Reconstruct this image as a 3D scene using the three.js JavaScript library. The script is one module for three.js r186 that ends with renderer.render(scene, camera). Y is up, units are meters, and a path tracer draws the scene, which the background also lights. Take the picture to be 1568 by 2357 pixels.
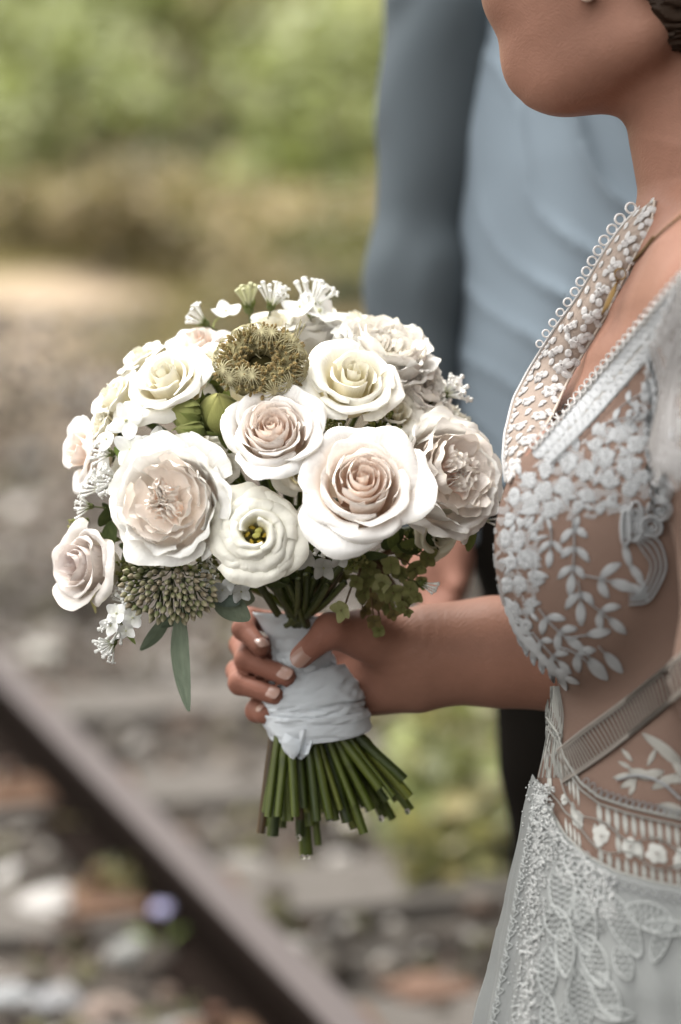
import * as THREE from 'three';
import { mergeGeometries } from 'three/addons/utils/BufferGeometryUtils.js';
import { ImprovedNoise } from 'three/addons/math/ImprovedNoise.js';

// ------------------------------------------------------------ camera, sky, sun, exposure
const scene = new THREE.Scene();
const FOV = 24, PITCH = THREE.MathUtils.degToRad(11), EYE = new THREE.Vector3(0, 1.5, 0), FOCUS = 1.85;
const camera = new THREE.PerspectiveCamera(FOV, 1568 / 2357, 0.1, 400);
camera.position.copy(EYE);
camera.rotation.set(-PITCH, 0, 0);
camera.focus = 1.835;
camera.userData.fStop = 2.2;
camera.updateMatrixWorld();
scene.add(camera);

function overcast() {                       // plain overcast sky, three times brighter overhead than at the horizon
  const w = 256, h = 128, d = new Float32Array(w * h * 4);
  for (let y = 0; y < h; y++) for (let x = 0; x < w; x++) {
    const e = (y + 0.5) / h * Math.PI - Math.PI / 2, up = Math.max(0, Math.sin(e));
    const L = 1.08 * (1 + 2 * up) / 3, i = (y * w + x) * 4;
    d[i] = L * 1.01; d[i + 1] = L * 1.0; d[i + 2] = L * 0.975; d[i + 3] = 1;
  }
  const t = new THREE.DataTexture(d, w, h, THREE.RGBAFormat, THREE.FloatType);
  t.mapping = THREE.EquirectangularReflectionMapping; t.magFilter = THREE.LinearFilter; t.minFilter = THREE.LinearFilter; t.needsUpdate = true;
  return t;
}
const sky = overcast();
scene.background = sky;
scene.environment = sky;
scene.environmentIntensity = 1;
const sun = new THREE.DirectionalLight(new THREE.Color(1, 0.96, 0.9), 1.15);
sun.position.set(-3.4, 10, -4.2);
sun.castShadow = true; sun.shadow.radius = 34; sun.shadow.mapSize.set(2048, 2048);
Object.assign(sun.shadow.camera, { left: -8, right: 8, top: 8, bottom: -8, near: 1, far: 40 });
scene.add(sun, sun.target);

const renderer = new THREE.WebGLRenderer({ antialias: true });
renderer.setSize(681, 1024);
renderer.toneMapping = THREE.LinearToneMapping;
renderer.toneMappingExposure = 3.95;
renderer.outputColorSpace = THREE.SRGBColorSpace;
renderer.shadowMap.enabled = true;

// ------------------------------------------------------------ helpers
const V = (x, y, z) => new THREE.Vector3(x, y, z);
const clamp = (x, a = 0, b = 1) => Math.min(b, Math.max(a, x));
const lerp = (a, b, t) => a + (b - a) * t;
const smooth = (x, a = 0, b = 1) => { const t = clamp((x - a) / (b - a)); return t * t * (3 - 2 * t); };
function rngOf(seed) { let a = seed >>> 0; return () => { a = (a + 0x6D2B79F5) | 0; let t = Math.imul(a ^ (a >>> 15), 1 | a); t = (t + Math.imul(t ^ (t >>> 7), 61 | t)) ^ t; return ((t ^ (t >>> 14)) >>> 0) / 4294967296; }; }
const rnd = rngOf(20240611);
const rr = (a, b) => a + (b - a) * rnd();
const perm = (() => { const r = Math.random; let s = rngOf(77); Math.random = s; const n = new ImprovedNoise(); Math.random = r; return n; })();
const N3 = (x, y, z) => perm.noise(x, y, z);
const fbm = (x, y, z, o = 4) => { let s = 0, a = 0.5; for (let i = 0; i < o; i++) { s += a * N3(x, y, z); x = x * 2.03 + 11.3; y = y * 2.03 + 4.7; z = z * 2.03 + 8.1; a *= 0.5; } return s; };

const used = new Map();
function numbered(name) { const n = used.get(name) ?? 0; used.set(name, n + 1); return n ? name + '_' + String(n).padStart(3, '0') : name; }
function thing(name, label, category, pos = [0, 0, 0], group) {
  const o = new THREE.Group(); o.name = numbered(name); o.position.set(...pos); scene.add(o);
  o.userData = { label, category }; if (group) o.userData.group = group;
  return o;
}
function part(name, geo, mat, parent, label) {
  const m = new THREE.Mesh(geo, mat); m.name = numbered(name); m.castShadow = m.receiveShadow = true; parent.add(m);
  if (label) m.userData.label = label;
  return m;
}
function sub(name, parent, label) { const g = new THREE.Group(); g.name = numbered(name); parent.add(g); if (label) g.userData.label = label; return g; }
function structure(name, geo, mat) { const m = part(name, geo, mat, scene); m.userData.kind = 'structure'; return m; }

// The body frame: x right, y along the camera's up, z towards the camera, origin on its axis at the focus distance; metres.
const F = 2357 / 2 / Math.tan(THREE.MathUtils.degToRad(FOV / 2));
const K = (px, py, z = 0) => { const s = (FOCUS - z) / F; return V((px - 784) * s, (1178.5 - py) * s, z); };
const pix = (p) => { const s = (FOCUS - p.z) / F; return [784 + p.x / s, 1178.5 - p.y / s]; };
const FRAME = new THREE.Matrix4().makeRotationX(-PITCH).setPosition(0, EYE.y - FOCUS * Math.sin(PITCH), EYE.z - FOCUS * Math.cos(PITCH));
const UNFRAME = FRAME.clone().invert();
const world = (v) => v.clone().applyMatrix4(FRAME);
const unworld = (x, y, z) => V(x, y, z).applyMatrix4(UNFRAME);
const onGround = (px, py, h = 0) => {      // the point at height h that is seen at this place of the picture
  const d = world(K(px, py, 0)).sub(EYE); return EYE.clone().addScaledVector(d, (h - EYE.y) / d.y);
};

function dataTex(w, h, f, srgb = false) {
  const d = new Uint8Array(w * h * 4);
  for (let y = 0; y < h; y++) for (let x = 0; x < w; x++) { const c = f(x / w, y / h), i = (y * w + x) * 4; d[i] = c[0] * 255; d[i + 1] = (c[1] ?? c[0]) * 255; d[i + 2] = (c[2] ?? c[0]) * 255; d[i + 3] = 255; }
  const t = new THREE.DataTexture(d, w, h); t.wrapS = t.wrapT = THREE.RepeatWrapping; t.magFilter = THREE.LinearFilter; t.minFilter = THREE.LinearMipmapLinearFilter; t.generateMipmaps = true;
  if (srgb) t.colorSpace = THREE.SRGBColorSpace; t.needsUpdate = true; return t;
}
const rep = (t, a, b) => { const c = t.clone(); c.repeat.set(a, b); c.needsUpdate = true; return c; };
const tileN = (u, v, f, z) => { const a = u * Math.PI * 2, b = v * Math.PI * 2, r = f / (2 * Math.PI); return fbm(Math.cos(a) * r + 5, Math.sin(a) * r + Math.cos(b) * r * 1.3, Math.sin(b) * r * 1.3 + z, 3); };

const std = (o) => new THREE.MeshPhysicalMaterial({ side: THREE.DoubleSide, roughness: 0.8, specularIntensity: 0.22, ...o });
const phys = (o) => new THREE.MeshPhysicalMaterial({ side: THREE.DoubleSide, roughness: 0.8, ...o });
const lin = (r, g, b) => new THREE.Color().setRGB(r, g, b);

// petal veins run from base to rim; a fine mottling breaks the surface
const veinTex = dataTex(256, 256, (u, v) => [clamp(0.5 + 0.30 * N3(u * 46, v * 3, 1.5) + 0.22 * N3(u * 13 + v, v * 4, 7) + 0.10 * N3(u * 110, v * 60, 2))]);
const weaveTex = dataTex(128, 128, (u, v) => { const a = Math.sin(u * Math.PI * 32) * Math.sin(v * Math.PI * 32); return [clamp(0.5 + 0.35 * a + 0.25 * tileN(u, v, 14, 3))]; });
const stitchTex = dataTex(128, 64, (u, v) => [clamp(0.5 + 0.4 * Math.sin(u * Math.PI * 44 + 2 * tileN(u, v, 5, 1)) + 0.25 * tileN(u, v, 9, 8))]);
const grainTex = dataTex(256, 256, (u, v) => [clamp(0.5 + 0.9 * tileN(u, v, 22, 6))]);

const PETAL = phys({ vertexColors: true, roughness: 0.62, transmission: 0.13, thickness: 0, specularIntensity: 0.25, bumpMap: veinTex, bumpScale: 0.0004 });
PETAL.roughness = 0.92;
const LEAFMAT = phys({ vertexColors: true, roughness: 0.85, transmission: 0.22, thickness: 0, specularIntensity: 0.3, bumpMap: veinTex, bumpScale: 0.0005 });
const STEMMAT = std({ vertexColors: true, roughness: 0.33, specularIntensity: 0.8, bumpMap: veinTex, bumpScale: 0.0005 });
const LACE = std({ color: lin(0.38, 0.39, 0.40), roughness: 0.95, bumpMap: stitchTex, bumpScale: 0.0003 });
const GOLD = std({ color: lin(0.17, 0.108, 0.045), metalness: 1, roughness: 0.36 });

// sheet of (nu + 1) x (nv + 1) points: f(u, v) -> [Vector3, colour | null], uv in units of the caller
function sheet(nu, nv, f, uvScale = [1, 1]) {
  const pos = [], col = [], uv = [], idx = [];
  for (let j = 0; j <= nv; j++) for (let i = 0; i <= nu; i++) {
    const [p, c] = f(i / nu, j / nv); pos.push(p.x, p.y, p.z); uv.push(i / nu * uvScale[0], j / nv * uvScale[1]); if (c) col.push(c[0], c[1], c[2]);
  }
  for (let j = 0; j < nv; j++) for (let i = 0; i < nu; i++) { const a = j * (nu + 1) + i, b = a + 1, c = a + nu + 1, d = c + 1; idx.push(a, b, d, a, d, c); }
  const g = new THREE.BufferGeometry(); g.setAttribute('position', new THREE.Float32BufferAttribute(pos, 3)); g.setAttribute('uv', new THREE.Float32BufferAttribute(uv, 2));
  if (col.length) g.setAttribute('color', new THREE.Float32BufferAttribute(col, 3));
  g.setIndex(idx); g.computeVertexNormals(); return g;
}
// tube through points with a radius per point (number or function of 0..1), optional colour of 0..1
function tube(pts, radius, nr = 8, ns = 0, color, cap = true) {
  const curve = new THREE.CatmullRomCurve3(pts, false, 'centripetal'), n = ns || Math.max(4, pts.length * 3), fr = curve.computeFrenetFrames(n), R = typeof radius === 'function' ? radius : () => radius;
  const pos = [], nor = [], uv = [], col = [], idx = [];
  for (let j = 0; j <= n; j++) {
    const t = j / n, c = curve.getPoint(t), r = R(t);
    for (let i = 0; i <= nr; i++) {
      const a = i / nr * Math.PI * 2, d = fr.normals[j].clone().multiplyScalar(Math.cos(a)).addScaledVector(fr.binormals[j], Math.sin(a));
      pos.push(c.x + d.x * r, c.y + d.y * r, c.z + d.z * r); nor.push(d.x, d.y, d.z); uv.push(i / nr, t * 4);
      if (color) { const k = color(t, a); col.push(k[0], k[1], k[2]); }
    }
  }
  for (let j = 0; j < n; j++) for (let i = 0; i < nr; i++) { const a = j * (nr + 1) + i, b = a + 1, c = a + nr + 1, d = c + 1; idx.push(a, d, c, a, b, d); }
  if (cap) for (const e of [0, n]) {
    const c = curve.getPoint(e / n), k = pos.length / 3, dir = fr.tangents[e].clone().multiplyScalar(e ? 1 : -1); pos.push(c.x, c.y, c.z); nor.push(dir.x, dir.y, dir.z); uv.push(0.5, 0.5); if (color) { const q = color(e / n, 0); col.push(q[0] * 1.3, q[1] * 1.3, q[2] * 1.2); }
    for (let i = 0; i < nr; i++) { const a = e * (nr + 1) + i; e ? idx.push(k, a, a + 1) : idx.push(k, a + 1, a); }
  }
  const g = new THREE.BufferGeometry(); g.setAttribute('position', new THREE.Float32BufferAttribute(pos, 3)); g.setAttribute('normal', new THREE.Float32BufferAttribute(nor, 3)); g.setAttribute('uv', new THREE.Float32BufferAttribute(uv, 2));
  if (color) g.setAttribute('color', new THREE.Float32BufferAttribute(col, 3)); g.setIndex(idx); return g;
}
function tinted(g, f) { const p = g.attributes.position, c = new Float32Array(p.count * 3); for (let i = 0; i < p.count; i++) { const k = f(p.getX(i), p.getY(i), p.getZ(i)); c[i * 3] = k[0]; c[i * 3 + 1] = k[1]; c[i * 3 + 2] = k[2]; } g.setAttribute('color', new THREE.BufferAttribute(c, 3)); return g; }
const plain = (g) => { const q = g.index ? g.toNonIndexed() : g; for (const k of Object.keys(q.attributes)) if (!['position', 'normal', 'uv', 'color'].includes(k)) q.deleteAttribute(k); return q; };
const merge = (list) => mergeGeometries(list.map(plain), false);
const toQuat = (axis, spin = 0) => new THREE.Quaternion().setFromUnitVectors(V(0, 1, 0), axis.clone().normalize()).multiply(new THREE.Quaternion().setFromAxisAngle(V(0, 1, 0), spin));

// ------------------------------------------------------------ bodies from distance fields
const smin = (a, b, k) => { const h = Math.max(k - Math.abs(a - b), 0) / k; return Math.min(a, b) - h * h * k * 0.25; };
function cone(a, b, ra, rb) {
  const bx = b.x - a.x, by = b.y - a.y, bz = b.z - a.z, L = bx * bx + by * by + bz * bz || 1e-9;
  return (x, y, z) => { const px = x - a.x, py = y - a.y, pz = z - a.z; let t = (px * bx + py * by + pz * bz) / L; t = t < 0 ? 0 : t > 1 ? 1 : t; const qx = px - bx * t, qy = py - by * t, qz = pz - bz * t; return Math.sqrt(qx * qx + qy * qy + qz * qz) - (ra + (rb - ra) * t); };
}
function ellip(c, rx, ry, rz) {
  return (x, y, z) => { const X = (x - c.x) / rx, Y = (y - c.y) / ry, Z = (z - c.z) / rz, q = Math.sqrt(X * X + Y * Y + Z * Z); if (q < 1e-6) return -Math.min(rx, ry, rz); const g = Math.sqrt((X / rx) ** 2 + (Y / ry) ** 2 + (Z / rz) ** 2); return q * (q - 1) / g; };
}
const union = (list, k) => (x, y, z) => { let d = list[0](x, y, z); for (let i = 1; i < list.length; i++) { const e = list[i](x, y, z); d = e - d > k ? d : smin(d, e, k); } return d; };
// rows of [y, front x, half depth, half width, middle z]: a loft of elliptic sections standing along y
function loft(rows) {
  const at = (y) => { if (y >= rows[0][0]) return rows[0]; for (let i = 1; i < rows.length; i++) if (y >= rows[i][0]) { const t = (rows[i - 1][0] - y) / (rows[i - 1][0] - rows[i][0]), s = t * t * (3 - 2 * t) * 0.5 + t * 0.5; return rows[i].map((v, k) => lerp(rows[i - 1][k], v, s)); } return rows[rows.length - 1]; };
  const top = rows[0][0], low = rows[rows.length - 1][0];
  return (x, y, z) => { const r = at(y), X = (x - r[1] - r[2]) / r[2], Z = (z - r[4]) / r[3], q = Math.sqrt(X * X + Z * Z) || 1e-6, g = Math.sqrt((X / r[2]) ** 2 + (Z / r[3]) ** 2) || 1e-6; return Math.max(q * (q - 1) / g, y - top, low - y); };
}
function mesher(f, lo, hi, h, slack = 1.35) {        // surface nets on a sparse grid
  const B = 8, n = [0, 1, 2].map((i) => Math.ceil((hi.getComponent(i) - lo.getComponent(i)) / h / B)), NX = n[0] * B + 2, NY = n[1] * B + 2;
  const vid = new Map(), pos = [], quads = [], key = (x, y, z) => (z * NY + y) * NX + x, S = B + 1, val = new Float32Array(S * S * S), half = B * h * 0.5 * Math.sqrt(3) * slack;
  const E = [[0, 1], [0, 2], [0, 4], [1, 3], [1, 5], [2, 3], [2, 6], [3, 7], [4, 5], [4, 6], [5, 7], [6, 7]];
  for (let bz = 0; bz < n[2]; bz++) for (let by = 0; by < n[1]; by++) for (let bx = 0; bx < n[0]; bx++) {
    const x0 = lo.x + bx * B * h, y0 = lo.y + by * B * h, z0 = lo.z + bz * B * h;
    if (Math.abs(f(x0 + B * h / 2, y0 + B * h / 2, z0 + B * h / 2)) > half) continue;
    for (let k = 0, q = 0; k < S; k++) for (let j = 0; j < S; j++) for (let i = 0; i < S; i++, q++) val[q] = f(x0 + i * h, y0 + j * h, z0 + k * h);
    for (let k = 0; k < B; k++) for (let j = 0; j < B; j++) for (let i = 0; i < B; i++) {
      const o = (k * S + j) * S + i, c = [val[o], val[o + 1], val[o + S], val[o + S + 1], val[o + S * S], val[o + S * S + 1], val[o + S * S + S], val[o + S * S + S + 1]];
      let m = 0; for (let q = 0; q < 8; q++) if (c[q] < 0) m |= 1 << q;
      if (m === 0 || m === 255) continue;
      let sx = 0, sy = 0, sz = 0, cnt = 0;
      for (const [a, b] of E) if ((c[a] < 0) !== (c[b] < 0)) { const t = c[a] / (c[a] - c[b]); sx += lerp(a & 1, b & 1, t); sy += lerp(a >> 1 & 1, b >> 1 & 1, t); sz += lerp(a >> 2 & 1, b >> 2 & 1, t); cnt++; }
      const X = bx * B + i, Y = by * B + j, Z = bz * B + k; vid.set(key(X, Y, Z), pos.length / 3);
      pos.push(x0 + (i + sx / cnt) * h, y0 + (j + sy / cnt) * h, z0 + (k + sz / cnt) * h);
      if (X && Y && Z) for (let ax = 0; ax < 3; ax++) if ((c[0] < 0) !== (c[1 << ax] < 0)) quads.push(X, Y, Z, ax, c[0] < 0 ? 1 : 0);
    }
  }
  const idx = [], D = [[0, 1, 0, 0, 0, 1], [0, 0, 1, 1, 0, 0], [1, 0, 0, 0, 1, 0]];
  for (let q = 0; q < quads.length; q += 5) {
    const [X, Y, Z, ax, s] = quads.slice(q, q + 5), d = D[ax], a = vid.get(key(X, Y, Z)), b = vid.get(key(X - d[0], Y - d[1], Z - d[2])), c = vid.get(key(X - d[0] - d[3], Y - d[1] - d[4], Z - d[2] - d[5])), e = vid.get(key(X - d[3], Y - d[4], Z - d[5]));
    if (a === undefined || b === undefined || c === undefined || e === undefined) continue;
    s ? idx.push(a, b, c, a, c, e) : idx.push(a, c, b, a, e, c);
  }
  const nor = new Float32Array(pos.length), e = h * 0.5;
  for (let i = 0; i < pos.length; i += 3) { const [x, y, z] = [pos[i], pos[i + 1], pos[i + 2]], gx = f(x + e, y, z) - f(x - e, y, z), gy = f(x, y + e, z) - f(x, y - e, z), gz = f(x, y, z + e) - f(x, y, z - e), l = Math.hypot(gx, gy, gz) || 1; nor[i] = gx / l; nor[i + 1] = gy / l; nor[i + 2] = gz / l; }
  const g = new THREE.BufferGeometry(); g.setAttribute('position', new THREE.Float32BufferAttribute(pos, 3)); g.setAttribute('normal', new THREE.BufferAttribute(nor, 3)); g.setIndex(idx); return g;
}
function clipped(g, keep) {                          // keeps where keep(point) > 0, cutting triangles along the line
  const p = g.attributes.position, n = g.attributes.normal, P = [], M = [], ix = g.index.array, a = V(), vals = new Float32Array(p.count);
  for (let i = 0; i < p.count; i++) vals[i] = keep(a.fromBufferAttribute(p, i));
  const out = (i, j, t) => { for (const [s, o] of [[p, P], [n, M]]) o.push(lerp(s.getX(i), s.getX(j), t), lerp(s.getY(i), s.getY(j), t), lerp(s.getZ(i), s.getZ(j), t)); };
  for (let q = 0; q < ix.length; q += 3) {
    const poly = [];
    for (let k = 0; k < 3; k++) { const i = ix[q + k], j = ix[q + (k + 1) % 3]; if (vals[i] > 0) poly.push([i, i, 0]); if ((vals[i] > 0) !== (vals[j] > 0)) poly.push([i, j, vals[i] / (vals[i] - vals[j])]); }
    for (let k = 2; k < poly.length; k++) { out(...poly[0]); out(...poly[k - 1]); out(...poly[k]); }
  }
  const r = new THREE.BufferGeometry(); r.setAttribute('position', new THREE.Float32BufferAttribute(P, 3)); r.setAttribute('normal', new THREE.Float32BufferAttribute(M, 3)); return r;
}

// ------------------------------------------------------------ the setting: ground, track, bank
const railDir = V(-0.361, 0, -0.9325), railAcross = V(0.9325, 0, -0.361);          // along the rail away from us, and across it
const railFoot = onGround(800, 2357, 0.17).setY(0);
const alongOf = (x, z) => (x - railFoot.x) * railDir.x + (z - railFoot.z) * railDir.z;
const acrossOf = (x, z) => (x - railFoot.x) * railAcross.x + (z - railFoot.z) * railAcross.z;
const bankStart = (x) => 14.8 + 1.4 * Math.sin(x * 0.55 + 1) - 0.28 * x;
function groundH(x, z) {
  const d = -z; let h = 0.04 * fbm(x * 0.9, z * 0.9, 3) + 0.02 * fbm(x * 4, z * 4, 9);
  h *= smooth(d, 1.0, 5) * 0.8 + 0.1;
  h += 4.2 * smooth(d, bankStart(x), bankStart(x) + 13) + 0.25 * fbm(x * 0.6, z * 0.6, 1) * smooth(d, 12, 18);
  h += 3 * smooth(Math.abs(x), 7, 24) * smooth(d, -40, 4);
  return h;
}
{
  const nx = 220, nz = 260, sq = (t) => Math.sign(t) * Math.pow(Math.abs(t), 2.2);
  const C = { ballast: [0.095, 0.08, 0.068], tan: [0.43, 0.335, 0.24], olive: [0.22, 0.185, 0.07], dark: [0.075, 0.065, 0.03], green: [0.17, 0.20, 0.07], grey: [0.12, 0.107, 0.095] };
  const mix = (a, b, t) => a.map((v, i) => lerp(v, b[i], t));
  const g = sheet(nx, nz, (u, v) => {
    const x = sq(u * 2 - 1) * 70, z = 26 - 116 * Math.pow(v, 1.0) * (0.35 + 0.65 * v), y = groundH(x, z), d = -z;
    const px = 784 + x / Math.max(d, 1) * F;
    let c = mix(C.ballast, C.grey, smooth(fbm(x * 1.1, z * 1.1, 5), -0.2, 0.3));
    c = mix(c, C.tan, smooth(d + 2.0 * fbm(x, z * 0.5, 2), 7.0, 11.5));
    const weed = smooth(fbm(x * 0.55 + 9, z * 0.4, 4) + (x + 0.9) * 0.16 + (d - 13) * 0.035, 0.0, 0.25);
    c = mix(c, C.olive, weed * smooth(d, 8.5, 11.5));
    c = mix(c, C.dark, 0.35 * smooth(fbm(x * 1.5 + 3, z * 1.1, 14), 0.1, 0.3) * smooth(d, 11, 14));
    c = mix(c, C.green, smooth(d, bankStart(x) + 3, bankStart(x) + 7));
    return [V(x, y, z), c];
  }, [240, 320]);
  structure('ground', g, std({ vertexColors: true, roughness: 0.97, bumpMap: grainTex, bumpScale: 0.02 }));
}
function boxed(w, h, d, x = 0, y = 0, z = 0) { return new THREE.BoxGeometry(w, h, d).translate(x, y, z); }
function rail(label, off) {
  const s = new THREE.Shape();                       // flat-bottomed rail: foot, web, head
  s.moveTo(-0.07, 0); s.lineTo(0.07, 0); s.lineTo(0.07, 0.012); s.quadraticCurveTo(0.012, 0.022, 0.009, 0.045); s.lineTo(0.009, 0.105); s.quadraticCurveTo(0.012, 0.118, 0.036, 0.122);
  s.lineTo(0.036, 0.148); s.quadraticCurveTo(0.035, 0.158, 0.024, 0.159); s.lineTo(-0.024, 0.159); s.quadraticCurveTo(-0.035, 0.158, -0.036, 0.148); s.lineTo(-0.036, 0.122); s.quadraticCurveTo(-0.012, 0.118, -0.009, 0.105); s.lineTo(-0.009, 0.045); s.quadraticCurveTo(-0.012, 0.022, -0.07, 0.012);
  const L = 22, t = thing('railway_rail', label, 'rail', [railFoot.x + railAcross.x * off, 0.012, railFoot.z + railAcross.z * off]);
  t.rotation.y = Math.atan2(-railDir.x, -railDir.z);
  const body = new THREE.ExtrudeGeometry(s, { depth: L, bevelEnabled: false, curveSegments: 6 }).translate(0, 0, -L + 4);
  part('rail_body', body, std({ color: lin(0.010, 0.0065, 0.005), specularIntensity: 0.1, roughness: 0.95, bumpMap: rep(grainTex, 12, 12), bumpScale: 0.002 }), t);
  part('running_surface', new THREE.BoxGeometry(0.061, 0.003, L).translate(0, 0.1605, -L / 2 + 4), std({ color: lin(0.095, 0.081, 0.079), metalness: 0.1, roughness: 0.7, bumpMap: rep(grainTex, 2, 120), bumpScale: 0.0004 }), t);
  return t;
}
rail('rusty steel rail with a worn pale top running diagonally past the stems', 0);
{
  const base = new THREE.BoxGeometry(2.5, 0.13, 0.24, 30, 3, 4), p = base.attributes.position;
  for (let i = 0; i < p.count; i++) { const [x, y, z] = [p.getX(i), p.getY(i), p.getZ(i)]; p.setXYZ(i, x + 0.02 * N3(x, y * 9, z * 9), y + (y > 0.05 ? 0.012 * N3(x * 4, z * 16, 3) : 0), z + 0.012 * N3(x * 3, y * 4, z)); }
  base.computeVertexNormals();
  const wood = std({ color: lin(0.115, 0.104, 0.094), roughness: 0.95, bumpMap: rep(grainTex, 14, 1), bumpScale: 0.006 });
  const spots = ['grey weathered sleeper lowest in the gap between rail and skirt', 'grey weathered sleeper just below the cut stems', 'grey weathered sleeper behind the cut flower stems', 'grey weathered sleeper level with the hand'];
  const d0 = -0.12;
  spots.forEach((label, i) => {
    const s = d0 + 0.28 + (i - 0) * 0.66, t = thing('railway_sleeper', label, 'sleeper', [railFoot.x + railDir.x * s + railAcross.x * 0.95, -0.035, railFoot.z + railDir.z * s + railAcross.z * 0.95], 'sleepers under the rails');
    t.rotation.y = Math.atan2(-railDir.x, -railDir.z) - 0.13; part('beam', base, wood, t);
    for (const o of [-0.95]) { const pl = part('tie_plate', boxed(0.30, 0.012, 0.16, o, 0.071, 0), std({ color: lin(0.10, 0.06, 0.04), roughness: 0.9 }), t); for (const k of [-0.1, 0.1]) part('spike', new THREE.CylinderGeometry(0.014, 0.012, 0.05, 8).translate(o + k, 0.09, 0.03 * Math.sign(k)), std({ color: lin(0.09, 0.05, 0.035), roughness: 0.85 }), pl); }
  });
}
function stoneGeo(seed, sub = 2) {
  const g = new THREE.IcosahedronGeometry(1, sub), p = g.attributes.position;
  for (let i = 0; i < p.count; i++) { const v = V().fromBufferAttribute(p, i), k = 0.8 + 0.55 * fbm(v.x * 1.1 + seed * 7, v.y * 1.1, v.z * 1.1, 2); v.multiplyScalar(k); v.y *= 0.7; v.x = Math.round(v.x * 3) / 3 * 0.35 + v.x * 0.65; p.setXYZ(i, v.x, v.y, v.z); }
  g.computeVertexNormals(); return g;
}
{ // ballast: nobody could count it
  const tones = [[0.10, 0.084, 0.07], [0.135, 0.116, 0.10], [0.08, 0.068, 0.057], [0.24, 0.215, 0.19], [0.15, 0.112, 0.09], [0.14, 0.13, 0.075], [0.48, 0.45, 0.42], [0.055, 0.045, 0.038]];
  const m4 = new THREE.Matrix4(), q = new THREE.Quaternion(), e = new THREE.Euler();
  for (let v = 0; v < 3; v++) {
    const n = 6500, im = new THREE.InstancedMesh(stoneGeo(v + 1, 1), std({ color: 0xffffff, roughness: 0.95 }), n);
    im.name = numbered('ballast'); im.userData.kind = 'stuff'; im.castShadow = im.receiveShadow = true;
    for (let i = 0; i < n; i++) {
      const s = -0.9 + 11.5 * Math.pow(rnd(), 1.45), a = rr(-2.0, 3.4), x = railFoot.x + railDir.x * s + railAcross.x * a, z = railFoot.z + railDir.z * s + railAcross.z * a, r = rr(0.012, 0.034) * (rnd() < 0.10 ? 1.8 : 1);
      q.setFromEuler(e.set(rr(0, 6), rr(0, 6), rr(0, 6)));
      m4.compose(V(x, groundH(x, z) + r * 0.25, z), q, V(r, r, r)); im.setMatrixAt(i, m4);
      const c = tones[Math.floor(rnd() * tones.length)], k = rr(0.8, 1.2) * (fbm(x * 1.2, z * 1.2, 4) * 1.4 + 0.72); im.setColorAt(i, lin(c[0] * k, c[1] * k, c[2] * k));
    }
    scene.add(im);
  }
}
{ // stones that stand out of the ballast, each a thing
  const list = [[95, 1500, 0.05, [0.72, 0.70, 0.64], 'pale round stone beyond the rail at the upper left'], [55, 2020, 0.062, [0.66, 0.63, 0.60], 'large pale stone left of the rail, upper of a close pair'], [120, 2085, 0.066, [0.68, 0.65, 0.62], 'large pale stone left of the rail, lower of a close pair'],
    [305, 2185, 0.048, [0.40, 0.40, 0.38], 'grey stone below the small violet flower'], [245, 2330, 0.05, [0.42, 0.33, 0.28], 'reddish stone at the bottom left between ballast'], [560, 1985, 0.042, [0.50, 0.47, 0.43], 'pale stone just right of the rail under the stems'], [20, 2290, 0.05, [0.50, 0.51, 0.52], 'blue grey stone at the bottom left corner'],
    [985, 2290, 0.07, [0.27, 0.17, 0.125], 'brick red stone at the foot of the white skirt'], [480, 2300, 0.035, [0.36, 0.36, 0.31], 'small grey green stone close to the rail foot'], [25, 1800, 0.045, [0.45, 0.43, 0.36], 'dull yellow stone left of the rail'], [130, 2300, 0.045, [0.42, 0.42, 0.43], 'grey stone beside the reddish stone'], [420, 2370, 0.045, [0.5, 0.48, 0.46], 'pale stone at the bottom edge beside the rail'], [980, 1770, 0.05, [0.60, 0.58, 0.5], 'pale stone seen right of the wrapped stems']];
  list.forEach(([px, py, r, c, label], i) => { const p = onGround(px, py, 0.02), t = thing('track_stone', label, 'stone', [p.x, 0.0, p.z], 'stones lying on the ballast'); const m = part('stone_body', stoneGeo(20 + i, 3), std({ color: lin(...c.map((q) => q * 0.55)), roughness: 0.9, bumpMap: grainTex, bumpScale: 0.004 }), t); m.scale.set(r * (1 + 0.3 * rnd()), r * 0.8, r); m.position.y = r * 0.3; m.rotation.y = rr(0, 6); });
  const p = onGround(372, 2085, 0.1), t = thing('wild_flower', 'small violet wildflower growing in the ballast beside the rail', 'flower', [p.x, 0, p.z]);
  part('stem', tube([V(0, 0, 0), V(0.004, 0.05, 0.003), V(0, 0.1, 0)], 0.0018, 6), std({ color: lin(0.10, 0.15, 0.05) }), t);
  for (let i = 0; i < 5; i++) { const a = i * 1.2566; part('petal', sheet(4, 5, (u, v) => { const s = (u * 2 - 1) * Math.sin(Math.PI * Math.pow(v, 0.7)) * 0.013; return [V(Math.cos(a) * v * 0.019 - Math.sin(a) * s, 0.1 + 0.012 * v - 0.02 * v * v, Math.sin(a) * v * 0.027 + Math.cos(a) * s), null]; }), std({ color: lin(0.34, 0.33, 0.50), roughness: 0.7 }), t); }
  for (const s of [-1, 1]) part('leaf', sheet(3, 6, (u, v) => [V(s * v * 0.06, 0.02 + 0.04 * Math.sin(v * 2), (u - 0.5) * 0.028 * Math.sin(Math.PI * v + 0.1) - 0.01 * s), null]), std({ color: lin(0.13, 0.17, 0.05) }), t);
}
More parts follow.
